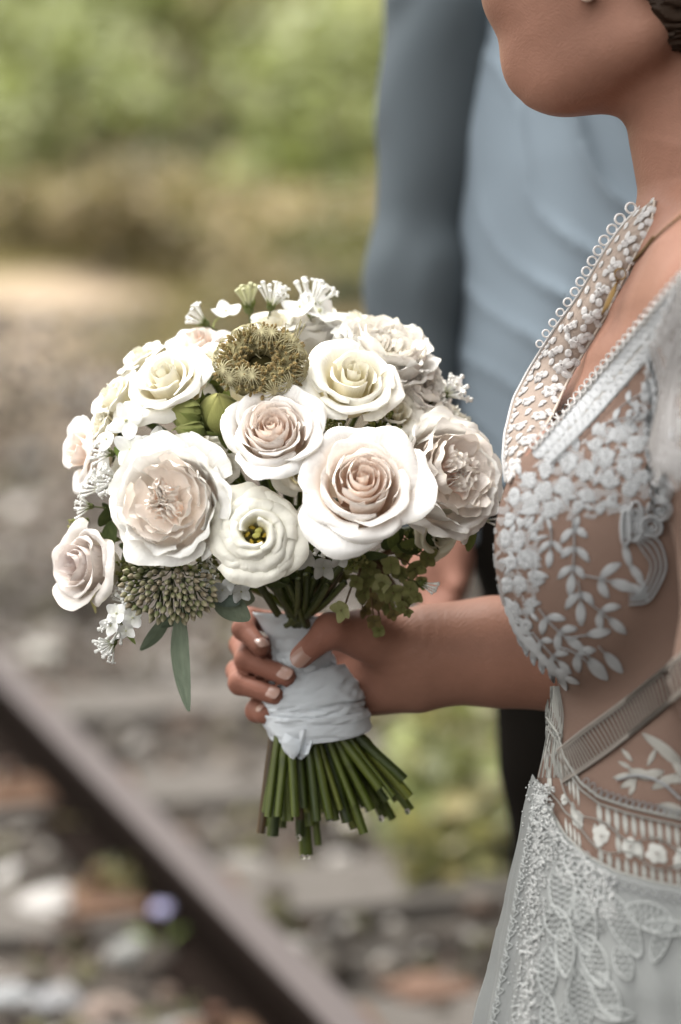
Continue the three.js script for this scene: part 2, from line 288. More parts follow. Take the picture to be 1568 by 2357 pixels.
// leafy plants: a crown of many small leaf faces on branching stems
function foliage(n, rx, ry, rz, leaf, tones, seed, clumps = 9) {
  const r = rngOf(seed), P = [], C = [], N = [], c = [];
  for (let i = 0; i < clumps; i++) { const a = r() * 6.283, q = Math.sqrt(r()) * 0.75; c.push([Math.cos(a) * q * rx, ry * (0.35 + 1.25 * r()), Math.sin(a) * q * rz, 0.28 + 0.34 * r(), 0.65 + 0.7 * r()]); }
  for (let i = 0; i < n; i++) {
    const k = c[Math.floor(r() * clumps)], u = V(r() * 2 - 1, r() * 2 - 1, r() * 2 - 1); if (u.length() > 1) { i--; continue; } u.multiplyScalar(k[3] * (0.6 + 0.4 * u.length()));
    const p = V(k[0] + u.x * rx * 1.2, Math.max(0.02, k[1] + u.y * ry * 1.2), k[2] + u.z * rz * 1.2), d = V(r() - 0.5, r() * 0.5 - 0.1, r() - 0.5).normalize(), s = V(r() - 0.5, r() - 0.2, r() - 0.5).cross(d).normalize(), l = leaf * (0.6 + 0.8 * r()), w = l * 0.38, nn = d.clone().cross(s);
    const A = p.clone(), B = p.clone().addScaledVector(d, l * 0.5).addScaledVector(s, w).addScaledVector(nn, l * 0.08), D = p.clone().addScaledVector(d, l * 0.5).addScaledVector(s, -w).addScaledVector(nn, l * 0.08), T = p.clone().addScaledVector(d, l);
    const t = tones[Math.floor(r() * tones.length)], m = k[4] * (0.75 + 0.5 * r());
    for (const q of [A, B, T, A, T, D]) { P.push(q.x, q.y, q.z); N.push(nn.x, nn.y, nn.z); C.push(t[0] * m, t[1] * m, t[2] * m); }
  }
  const g = new THREE.BufferGeometry(); g.setAttribute('position', new THREE.Float32BufferAttribute(P, 3)); g.computeVertexNormals(); g.setAttribute('color', new THREE.Float32BufferAttribute(C, 3)); return g;
}
const BUSHLEAF = phys({ vertexColors: true, roughness: 0.9, transmission: 0.4, thickness: 0 }), BARK = std({ color: lin(0.09, 0.065, 0.045), roughness: 0.95 });
const TONES = { light: [[0.33, 0.38, 0.11], [0.40, 0.44, 0.18], [0.25, 0.29, 0.06], [0.50, 0.53, 0.30]], mid: [[0.15, 0.16, 0.04], [0.22, 0.21, 0.07], [0.28, 0.24, 0.11], [0.08, 0.09, 0.022]], dry: [[0.32, 0.265, 0.125], [0.42, 0.335, 0.20], [0.20, 0.18, 0.06], [0.15, 0.125, 0.045]], dark: [[0.055, 0.06, 0.02], [0.07, 0.075, 0.025], [0.11, 0.10, 0.04]] };
function bush(name, label, category, group, x, z, w, h, tone, n, leaf, seed) {
  const y = groundH(x, z) - 0.03, t = thing(name, label, category, [x, y, z], group);
  part('crown', foliage(n, w, h / 1.9, w, leaf, TONES[tone], seed), BUSHLEAF, t); part('trunk', merge([0, 1, 2, 3].map((k) => tube([V(0, 0, 0), V(Math.cos(k * 1.6) * w * 0.2, h * 0.3, Math.sin(k * 1.6) * w * 0.2), V(Math.cos(k * 1.6 + 0.4) * w * 0.5, h * 0.75, Math.sin(k * 1.6 + 0.4) * w * 0.5)], (q) => 0.03 * h * (1 - 0.75 * q), 6))), BARK, t);
  return t;
}
const bushAt = (px, d) => [(px - 784) / F * d, -d];
{
  const L = { light: 'light green leafy bush on the bank, far out of focus', mid: 'olive green bush on the bank, far out of focus', dry: 'low brownish weed bush at the foot of the bank', dark: 'dark green bush in the shade of the bank' }, G = { light: 'light green bushes on the bank', mid: 'olive bushes on the bank', dry: 'brownish weed bushes', dark: 'dark bushes on the bank' };
  const list = [[-60, 19, 1.2, 1.9, 'light'], [150, 17.5, 1.0, 1.5, 'light'], [330, 19.5, 1.3, 2.2, 'light'], [520, 18, 1.1, 1.7, 'mid'], [620, 20, 1.3, 2.2, 'light'], [760, 17, 1.0, 1.7, 'light'], [900, 19, 1.2, 2.1, 'light'], [1040, 17, 1.1, 1.9, 'mid'], [1250, 18, 1.2, 2, 'light'], [1500, 18.5, 1.3, 2.2, 'mid'], [1750, 19, 1.3, 2.3, 'light'],
    [60, 16.6, 0.5, 0.6, 'dry'], [240, 15.8, 0.45, 0.6, 'dry'], [230, 17.0, 0.6, 1.0, 'mid'], [430, 15.6, 0.55, 0.8, 'dry'], [400, 16.6, 0.5, 0.8, 'dark'], [560, 15.2, 0.6, 0.75, 'dry'], [590, 16.4, 0.45, 0.8, 'light'], [680, 14.2, 0.5, 0.55, 'dry'], [760, 13.2, 0.5, 0.6, 'mid'], [830, 14.4, 0.5, 0.8, 'dry'], [700, 12.2, 0.4, 0.4, 'dry'], [820, 11.4, 0.35, 0.42, 'dark'], [760, 10.6, 0.3, 0.3, 'dry'], [-300, 19, 1.3, 2.3, 'light'], [-520, 18, 1.3, 2.2, 'mid'], [620, 22.5, 1.8, 3.2, 'mid'], [200, 23, 1.9, 3.4, 'mid'], [1000, 23, 1.9, 3.4, 'mid'], [-250, 23.5, 1.9, 3.4, 'light'], [1400, 23.5, 1.9, 3.4, 'light']];
  list.forEach(([px, d, w, h, tone], i) => { const [x, z] = bushAt(px, d); bush('bank_bush', L[tone], 'bush', G[tone], x, z, w, h, tone, w > 0.8 ? 1500 : 600, w > 0.8 ? 0.16 : 0.10, 100 + i); });
  // weeds in the track by the skirt and under the wrist
  [[985, 1680, 0.2, 0.08, 'dry'], [1090, 1880, 0.22, 0.16, 'light'], [1080, 2010, 0.16, 0.12, 'mid'], [1170, 1830, 0.2, 0.2, 'mid'], [330, 2070, 0.07, 0.05, 'mid'], [250, 1930, 0.07, 0.04, 'dry'], [930, 1840, 0.2, 0.08, 'dry'], [1150, 1960, 0.2, 0.2, 'mid']].forEach(([px, py, w, h, tone], i) => { const p = onGround(px, py, 0); bush('track_weed', ['yellowish weed seen below the wrist', 'fresh green weed left of the skirt, upper one', 'fresh green weed left of the skirt, lower one', 'dull weed beside the dark trouser leg', 'tiny weed at the violet flower', 'flat weed left of the rail', 'dry weed beyond the stem ends', 'dull weed low beside the skirt'][i], 'weed', 'weeds in the track', p.x, p.z, w, h, tone, 260, 0.07, 300 + i); });
  // dry grass between track and bank: nobody could count the blades
  const r = rngOf(9), P = [], C = [], N = [];
  for (let i = 0; i < 22000; i++) { const d = 8.2 + 9 * r(), x = (r() * 2 - 1) * (2.2 + d * 0.22), z = -d; if (fbm(x * 0.55 + 9, z * 0.4, 4) + (x + 0.9) * 0.16 < -0.02 + 0.3 * r()) continue; const y = groundH(x, z), a = r() * 6.28, h = 0.05 + 0.16 * r(), w = 0.006, b = r() * 0.1, t = [[0.34, 0.27, 0.14], [0.20, 0.19, 0.06], [0.42, 0.34, 0.2], [0.14, 0.15, 0.04]][Math.floor(r() * 4)]; P.push(x - w * Math.cos(a), y, z - w * Math.sin(a), x + w * Math.cos(a), y, z + w * Math.sin(a), x + b * Math.sin(a), y + h, z + b * Math.cos(a)); for (let k = 0; k < 3; k++) { N.push(-Math.sin(a), 0.3, Math.cos(a)); C.push(...t); } }
  const g = new THREE.BufferGeometry(); g.setAttribute('position', new THREE.Float32BufferAttribute(P, 3)); g.computeVertexNormals(); g.setAttribute('color', new THREE.Float32BufferAttribute(C, 3));
  const m = part('dry_grass', g, std({ vertexColors: true, roughness: 0.9 }), scene); m.userData = { kind: 'stuff', label: 'dry grass between the track and the bank', category: 'grass' };
}

{ // added unseen trees behind and beside the camera, to block low sky light
  const list = [[3.5, 1.2, 'a'], [2.9, 4.4, 'c'], [2.4, 2.9, 'i'], [3.7, -1.9, 'b'], [5.2, -4.8, 'd'], [6.6, 0.2, 'e'], [6.4, 4.2, 'f'], [8.4, -3.2, 'h']];
  let proto = null;
  list.forEach(([x, z, nth], i) => {
    const y = groundH(x, z) - 0.05; let t;
    if (!proto) { t = proto = thing('added_shade_tree', '', 'tree', [x, y, z], 'added trees out of view that block light'); part('crown', foliage(5200, 2.3, 4.4, 2.3, 0.55, TONES.dark, 501, 16), BUSHLEAF, t); part('trunk', merge([tube([V(0, 0, 0), V(0.1, 3, 0.05), V(-0.05, 7.5, 0)], (q) => 0.2 * (1 - 0.8 * q), 10), ...[0, 1, 2, 3, 4].map((k) => tube([V(0.05, 1.8 + k * 0.9, 0), V(Math.cos(k * 2.4) * 0.9, 2.5 + k * 0.95, Math.sin(k * 2.4) * 0.9), V(Math.cos(k * 2.4) * 1.7, 3 + k * 1.0, Math.sin(k * 2.4) * 1.7)], (q) => 0.07 * (1 - 0.8 * q), 6))]), BARK, t); }
    else { t = proto.clone(); t.name = numbered('added_shade_tree'); t.position.set(x, y, z); t.rotation.y = i * 1.3; scene.add(t); t.userData = { category: 'tree', group: 'added trees out of view that block light' }; t.scale.setScalar(0.9 + 0.05 * (i % 5)); }
    t.userData.label = 'dark leafy tree added out of view to block light';
  });
}

// ------------------------------------------------------------ the bride
const MID = 0.035, yOf = (py) => (1178.5 - py) * (FOCUS - MID) / F, xOf = (px) => (px - 784) * (FOCUS - MID) / F;
const torsoRows = [[430, 1560, 0.05, 0.06], [500, 1500, 0.085, 0.12], [600, 1445, 0.10, 0.155], [725, 1390, 0.115, 0.165], [830, 1345, 0.118, 0.16], [960, 1305, 0.118, 0.155], [1200, 1290, 0.115, 0.145], [1450, 1292, 0.105, 0.132], [1600, 1284, 0.100, 0.126], [1700, 1264, 0.102, 0.128], [1800, 1238, 0.112, 0.140], [1920, 1212, 0.125, 0.160], [2100, 1196, 0.135, 0.172], [2500, 1180, 0.14, 0.175]].map(([py, px, a, b]) => [yOf(py), xOf(px), a, b, MID]);
const ribs = loft(torsoRows);
const nearBreast = ellip(K(1412, 1262, 0.095), 0.0865, 0.106, 0.080), farBreast = ellip(K(1420, 1120, -0.033), 0.0865, 0.104, 0.078);
const torso = (x, y, z) => smin(smin(ribs(x, y, z), nearBreast(x, y, z), 0.018), farBreast(x, y, z), 0.02);
const shoulders = union([cone(K(1700, 650, 0.155), K(1690, 700, 0.19), 0.055, 0.052), cone(K(1690, 640, -0.095), K(1690, 680, -0.13), 0.055, 0.052)], 0.03);
const neck = cone(K(1590, 215, MID), K(1672, 470, MID), 0.052, 0.060);
const head = union([ellip(K(1365, 20, MID), 0.072, 0.074, 0.060), ellip(K(1480, -260, MID), 0.098, 0.10, 0.075), ellip(K(1330, -180, MID), 0.066, 0.10, 0.062), cone(K(1232, 168, MID), K(1246, 176, MID), 0.0175, 0.02), ellip(K(1335, 125, MID), 0.052, 0.040, 0.045),
  cone(K(1290, 190, MID + 0.022), K(1480, 90, MID + 0.05), 0.018, 0.022), cone(K(1290, 190, MID - 0.022), K(1480, 90, MID - 0.05), 0.018, 0.022), ellip(K(1172, 18, MID), 0.0115, 0.009, 0.022), ellip(K(1162, -22, MID), 0.012, 0.009, 0.022), cone(K(1190, -270, MID), K(1108, -110, MID), 0.009, 0.014), ellip(K(1480, -130, MID + 0.072), 0.016, 0.03, 0.008), ellip(K(1480, -130, MID - 0.072), 0.016, 0.03, 0.008)], 0.022);
const rightArm = union([cone(K(1690, 690, -0.13), K(1640, 1480, -0.10), 0.045, 0.040), cone(K(1640, 1480, -0.10), K(1290, 1503, -0.108), 0.041, 0.0405), cone(K(1290, 1503, -0.108), K(1130, 1500, -0.116), 0.0405, 0.0385), cone(K(1130, 1500, -0.116), K(1000, 1503, -0.118), 0.038, 0.031)], 0.03);
const leftArm = union([cone(K(1715, 705, 0.19), K(1690, 1080, 0.217), 0.047, 0.043), cone(K(1690, 1080, 0.217), K(1705, 1560, 0.22), 0.043, 0.036), cone(K(1690, 1560, 0.22), K(1760, 2100, 0.195), 0.036, 0.026)], 0.03);
const wristP = K(985, 1505, -0.118);
const palm = union([cone(wristP, K(745, 1448, -0.150), 0.025, 0.0105), cone(wristP, K(725, 1505, -0.153), 0.025, 0.0105), cone(wristP, K(728, 1560, -0.150), 0.025, 0.0100), cone(wristP, K(745, 1608, -0.142), 0.026, 0.0095),
  cone(K(950, 1572, -0.116), K(835, 1596, -0.126), 0.024, 0.019), cone(K(945, 1500, -0.108), K(850, 1462, -0.088), 0.026, 0.019), cone(K(850, 1462, -0.088), K(765, 1452, -0.064), 0.0165, 0.0118)], 0.016);
const digits = {
  thumb: [[K(850, 1462, -0.088), 0.016], [K(762, 1450, -0.0625), 0.0118], [K(694, 1511, -0.0575), 0.0094]],
  index_finger: [[K(745, 1448, -0.150), 0.0105], [K(572, 1424, -0.130), 0.0088], [K(560, 1448, -0.100), 0.0083], [K(601, 1490, -0.080), 0.0074]],
  middle_finger: [[K(725, 1505, -0.153), 0.0105], [K(556, 1484, -0.136), 0.0092], [K(567, 1519, -0.098), 0.0088], [K(660, 1557, -0.0715), 0.0078]],
  ring_finger: [[K(728, 1560, -0.150), 0.0100], [K(548, 1545, -0.134), 0.0090], [K(552, 1573, -0.098), 0.0086], [K(633, 1601, -0.0735), 0.0075]],
  little_finger: [[K(745, 1608, -0.142), 0.0092], [K(604, 1612, -0.130), 0.0088], [K(592, 1636, -0.105), 0.0088], [K(612, 1643, -0.088), 0.0086]],
};
const fingerFields = Object.values(digits).map((d) => union(d.slice(1).map(([p, r], i) => cone(d[i][0], p, d[i][1], r)), 0.006));
const handField = (x, y, z) => { let d = palm(x, y, z); const base = d; for (const f of fingerFields) { const e = f(x, y, z); d = x > -0.045 ? smin(d, e, 0.010) : Math.min(d, e); } return Math.min(d, base); };
const creaseC = K(905, 1440, -0.09);
const brideField = (x, y, z) => {
  let d = smin(torso(x, y, z), shoulders(x, y, z), 0.06);
  d = smin(d, neck(x, y, z), 0.05); d = smin(d, head(x, y, z), 0.022); d = smin(d, leftArm(x, y, z), 0.02);
  let a = smin(rightArm(x, y, z), handField(x, y, z), 0.03);
  if (a < 0.01 && x > 0.01 && x < 0.09) { const q = Math.hypot(x - creaseC.x, y - creaseC.y); a += 0.0001 * Math.sin(q * 640) * smooth(q, 0.008, 0.02) * smooth(0.055 - q, 0, 0.02) * smooth(z, -0.12, -0.09); }
  return Math.min(d, a);
};
const footprint = world(K(1600, 2300, MID)); 
const bride = thing('person', 'woman in a sheer white lace dress holding the bouquet in her right hand, facing left', 'person', [footprint.x, 0, footprint.z]);
const bakeTo = (t) => FRAME.clone().premultiply(new THREE.Matrix4().makeTranslation(-t.position.x, -t.position.y, -t.position.z));
const inBride = bakeTo(bride);
const SKIN = phys({ vertexColors: true, roughness: 0.5, specularIntensity: 0.22, sheen: 0.08, sheenColor: lin(1, 0.8, 0.7), sheenRoughness: 0.5, bumpMap: grainTex, bumpScale: 0.0003 });
const skinTone = (x, y, z) => {
  const n = fbm(x * 30, y * 30, z * 30, 3), f = fbm(x * 160, y * 160, z * 160, 2), base = [0.245, 0.126, 0.089];
  const red = Math.max(smooth(-x, -0.06, 0.04) * smooth(0.12 - z, 0.08, 0.16) * (y < -0.05 ? 1 : 0), 0) * 0.8;
  const m = 1 + 0.14 * n + 0.07 * f;
  return [base[0] * m * (1 + 0.04 * red), base[1] * m * (1 - 0.14 * red), base[2] * m * (1 - 0.13 * red)];
};
{
  const g = mesher(brideField, V(-0.10, -0.42, -0.19), V(0.50, 0.62, 0.34), 0.0027);
  { const p = g.attributes.position, uv = new Float32Array(p.count * 2); for (let i = 0; i < p.count; i++) { uv[i * 2] = (p.getX(i) + 0.7 * p.getZ(i)) * 22; uv[i * 2 + 1] = (p.getY(i) + 0.4 * p.getZ(i)) * 22; } g.setAttribute('uv', new THREE.BufferAttribute(uv, 2)); }
  part('body', tinted(g, skinTone).applyMatrix4(inBride), SKIN, bride);
}
{ // fingernails: thin curved plates set on the finger ends
  const NAIL = phys({ color: lin(0.36, 0.21, 0.165), roughness: 0.35, clearcoat: 0.5, clearcoatRoughness: 0.2 });
  const nail = (name, c, dir, out, w, l) => {
    const d = dir.clone().normalize(), n = out.clone().addScaledVector(d, -out.dot(d)).normalize(), s = d.clone().cross(n);
    const g = sheet(10, 12, (u, v) => { const a = (u * 2 - 1) * 1.05, k = Math.sqrt(Math.max(0, 1 - Math.pow(Math.abs(v * 2 - 1), 2.7))) * (0.9 + 0.1 * v), r = w * 0.62; return [c.clone().addScaledVector(s, Math.sin(a * k) * w).addScaledVector(n, (Math.cos(a * k) - 1) * r).addScaledVector(d, (v * 2 - 1) * l).addScaledVector(n, -0.0012 * (v * 2 - 1) ** 2), null]; });
    part('fingernail', g.applyMatrix4(inBride), NAIL, bride);
  };
  const tip = (k) => digits[k][digits[k].length - 1][0], pre = (k) => digits[k][digits[k].length - 2][0];
  const put = (k, out, w, l, fwd = 0) => { const d = tip(k).clone().sub(pre(k)).normalize(), r = digits[k][digits[k].length - 1][1], n = out.clone().addScaledVector(d, -out.dot(d)).normalize(); nail(k, tip(k).clone().addScaledVector(d, fwd).addScaledVector(n, r * 1.03), d, n, w, l); };
  put('thumb', V(0.25, 0.25, 1), 0.0078, 0.0098, 0.001);
  put('index_finger', V(0.25, 0.75, 0.9), 0.0060, 0.0074, 0.001);
  put('middle_finger', V(0.1, 0.35, 1), 0.0064, 0.0082, 0.001);
  put('ring_finger', V(0.1, 0.3, 1), 0.0060, 0.0076, 0.001);
  put('little_finger', V(0, 0.35, 1), 0.0050, 0.0056, 0.0);
}
{ // hair: a mass with combed strands, gathered behind the ear
  const f = (x, y, z) => { const d = smin(ellip(K(1530, -290, MID), 0.108, 0.112, 0.086)(x, y, z), cone(K(1600, -120, MID), K(1640, 60, MID), 0.06, 0.045)(x, y, z), 0.04), cut = x - xOf(1440) - 0.35 * Math.abs(y - yOf(-60)) * (y > yOf(-60) ? -0.6 : 1); const s = 0.0022 * Math.sin((z * 1.2 + y * 0.5) * 900 + 6 * N3(x * 40, y * 40, z * 40)); return Math.max(Math.min(d, ellip(K(1545, 15, MID + 0.052), 0.026, 0.034, 0.018)(x, y, z)) + s, -cut - 0.01); };
  part('hair', mesher(f, V(0.10, 0.28, -0.05), V(0.42, 0.62, 0.22), 0.003).applyMatrix4(inBride), std({ color: lin(0.028, 0.017, 0.011), roughness: 0.55 }), bride);
  part('earring', new THREE.SphereGeometry(0.0070, 20, 14).applyMatrix4(new THREE.Matrix4().makeTranslation(...K(1352, -18, MID + 0.066).toArray())).applyMatrix4(inBride), phys({ color: lin(0.8, 0.74, 0.66), roughness: 0.25, clearcoat: 0.7 }), bride, 'pale pearl earring at the upper edge');
  for (const s of [1, -1]) part('eye', new THREE.SphereGeometry(0.0125, 16, 12).translate(...K(1222, -290, MID + 0.031 * s).toArray()).applyMatrix4(inBride), std({ color: lin(0.7, 0.68, 0.65), roughness: 0.2 }), bride);
}

// ------------------------------------------------------------ her dress
const EYE_L = V(0, 0, FOCUS);
function cast(field, px, py, off = 0, side = 1) {     // the point of a surface that is seen at this place of the picture, lifted by off
  const d = K(px, py, 0).sub(EYE_L).normalize(); let t = 1.3, best = 9, bt = t;
  for (let i = 0; i < 90; i++) { const p = [EYE_L.x + d.x * t, EYE_L.y + d.y * t, EYE_L.z + d.z * t], v = field(...p) - off; if (v < best - 1e-5) { best = v; bt = t; } if (v < 0.0002) break; t += v * 0.8; if (t > 2.3) break; }
  return EYE_L.clone().addScaledVector(d, bt);
}
const gradOf = (field, p, e = 0.002) => V(field(p.x + e, p.y, p.z) - field(p.x - e, p.y, p.z), field(p.x, p.y + e, p.z) - field(p.x, p.y - e, p.z), field(p.x, p.y, p.z + e) - field(p.x, p.y, p.z - e)).normalize();
const poly = (pts) => (v, a = 0, b = 1) => { for (let i = 1; i < pts.length; i++) if (v <= pts[i][a] || i === pts.length - 1) { const t = (v - pts[i - 1][a]) / (pts[i][a] - pts[i - 1][a]); return lerp(pts[i - 1][b], pts[i][b], t); } };
const nearLine = poly([[1150, 1110], [1200, 1062], [1270, 985], [1400, 833], [1500, 716], [1536, 674], [1568, 640], [1800, 420]]);
const farLine = poly([[430, 1508], [520, 1500], [610, 1450], [720, 1398], [800, 1352], [870, 1312], [960, 1270], [1075, 1190], [1400, 1000]]);
const armhole = poly([[560, 1590], [640, 1558], [705, 1531], [790, 1499], [888, 1478], [980, 1484], [1064, 1498], [1130, 1512], [1300, 1560]]);
const skirtTop = poly([[1100, 1700], [1200, 1745], [1232, 1790], [1262, 1860], [1300, 1925], [1350, 1972], [1420, 2010], [1500, 2032], [1568, 2045], [2000, 2090]]);
const beltTop = poly([[1250, 1640], [1285, 1690], [1300, 1745], [1335, 1800], [1380, 1835], [1450, 1858], [1568, 1885], [2000, 1930]]);
const gown = (x, y, z) => smin(smin(smin(torso(x, y, z), shoulders(x, y, z), 0.06), neck(x, y, z), 0.05), leftArm(x, y, z), 0.02);
const dress = sub('lace_bodice', bride), belt = sub('lace_belt', bride), skirt = sub('skirt', bride);
const TULLE = std({ color: lin(0.19, 0.15, 0.125), roughness: 1, transparent: true, opacity: 0.48, bumpMap: weaveTex, bumpScale: 0.0003 });
{
  const g = mesher((x, y, z) => gown(x, y, z) - 0.0003, V(0.04, -0.40, -0.17), V(0.50, 0.32, 0.34), 0.004);
  const keep = (p) => { const [px, py] = pix(p), n = py - nearLine(px), f = farLine(py) - px; return Math.min(p.z > 0.03 ? Math.max(n, Math.min(f, py - 600)) : Math.min(Math.max(f, py - 985, (px - 1560)), py - 560), 2300 - py) };
  const c = clipped(g, keep); const p = c.attributes.position, uv = new Float32Array(p.count * 2); for (let i = 0; i < p.count; i++) { uv[i * 2] = (p.getX(i) + p.getZ(i)) * 60; uv[i * 2 + 1] = p.getY(i) * 60; } c.setAttribute('uv', new THREE.BufferAttribute(uv, 2));
  part('tulle', c.applyMatrix4(inBride), TULLE, dress);
}
// pieces of lace sewn on a surface: all laid out in the picture's units and set down on the real surface
const laceOn = (field, target, scaleZ = 1) => ({
  cord(pts, w, name = 'lace_cord', mat = LACE, off = 0.0026, keepList) {
    const c = new THREE.CatmullRomCurve3(pts.map(([x, y]) => V(x, y, 0)), false, 'centripetal'), n = Math.max(3, Math.ceil(c.getLength() / 9)), q = [];
    for (let i = 0; i <= n; i++) { const p = c.getPoint(i / n); q.push(cast(field, p.x, p.y, off)); }
    const g = tube(q, w * 0.55, 6, n * 2); if (keepList) { keepList.push(g); return; } return part(name, g.applyMatrix4(inBride), mat, target);
  },
  leaf(x, y, ang, len, wid, name = 'lace_leaf', bend = 0, h = 0.0022, keepList) {
    const ca = Math.cos(ang), sa = Math.sin(ang), base = 0.0012; h *= 0.24;
    const g = sheet(6, 9, (u, v) => { const s = u * 2 - 1, prof = Math.pow(Math.sin(Math.PI * clamp(v * 0.94 + 0.03)), 0.75), w = wid * 0.5 * prof * s, l = v * len, b = bend * len * Math.sin(v * Math.PI); const X = x + ca * l - sa * (w + b), Y = y + sa * l + ca * (w + b), k = Math.sqrt(Math.max(0, 1 - s * s)) * prof, vein = Math.abs(s) < 0.2 ? -0.0004 : 0; const p = cast(field, X, Y, base); return [p.addScaledVector(gradOf(field, p), (k * h + vein) - 0.0006), null]; }, [wid / 30, len / 30]);
    if (keepList) { keepList.push(g); return; } return part(name, g.applyMatrix4(inBride), LACE, target);
  },
  flower(x, y, r, n = 6, rot = 0, sq = 1, bead = true) {
    const list = []; for (let i = 0; i < n; i++) { const a = rot + (i + 0.5 * (rnd() - 0.5)) / n * Math.PI * 2, l = r * (0.8 + 0.55 * rnd()); const dx = Math.cos(a) * sq, dy = Math.sin(a); this.leaf(x + dx * r * (bead ? 0.2 : -0.05), y + dy * r * (bead ? 0.2 : -0.05), Math.atan2(dy, dx), l * 0.9 * Math.hypot(dx, dy), r * 0.95, '', 0, 0.0022, list); }
    if (bead) { const p = cast(field, x, y, 0.004); list.push(new THREE.TorusGeometry(r * 0.2 * 0.0003, 0.0006, 6, 12).applyQuaternion(new THREE.Quaternion().setFromUnitVectors(V(0, 0, 1), gradOf(field, p))).translate(p.x, p.y, p.z)); }
    return part('lace_flower', merge(list).applyMatrix4(inBride), LACE, target);
  },
  sprig(x, y, ang, len, n, lw, bend = 0.3) {           // a stem with pairs of leaves and one at its end
    const list = [], at = (t) => { const a = ang + bend * t; return [x + Math.cos(ang + bend * t * 0.5) * len * t, y + Math.sin(ang + bend * t * 0.5) * len * t, a]; };
    this.cord([0, 0.25, 0.5, 0.75, 1].map((t) => at(t).slice(0, 2)), 0.0011, '', LACE, 0.0024, list);
    const g = merge(list.splice(0)); part('lace_cord', g.applyMatrix4(inBride), LACE, target);
    for (let i = 0; i < n; i++) { const [X, Y, a] = at((i + 0.6) / n); for (const s of [-1, 1]) this.leaf(X, Y, a + s * (0.75 + 0.2 * rnd()), lw * rr(0.85, 1.25), lw * 0.42, 'lace_leaf', 0.06 * s); }
    const [X, Y, a] = at(1); this.leaf(X, Y, a, lw * 1.25, lw * 0.5);
  },
  loop(x, y, rx, ry, rot, w = 0.0011, from = 0, to = 6.2832, keepList) { const pts = []; for (let i = 0; i <= 14; i++) { const a = from + (to - from) * i / 14, X = Math.cos(a) * rx, Y = Math.sin(a) * ry; pts.push([x + X * Math.cos(rot) - Y * Math.sin(rot), y + X * Math.sin(rot) + Y * Math.cos(rot)]); } return this.cord(pts, w, 'lace_cord', LACE, 0.0026, keepList); },
});
let gownSkin = null; const L1 = laceOn(gown, dress), LIT_LACE = std({ color: lin(0.72, 0.70, 0.69), roughness: 0.95, bumpMap: stitchTex, bumpScale: 0.0003 });  // same lace, coloured brighter to make up for weak light on the strap
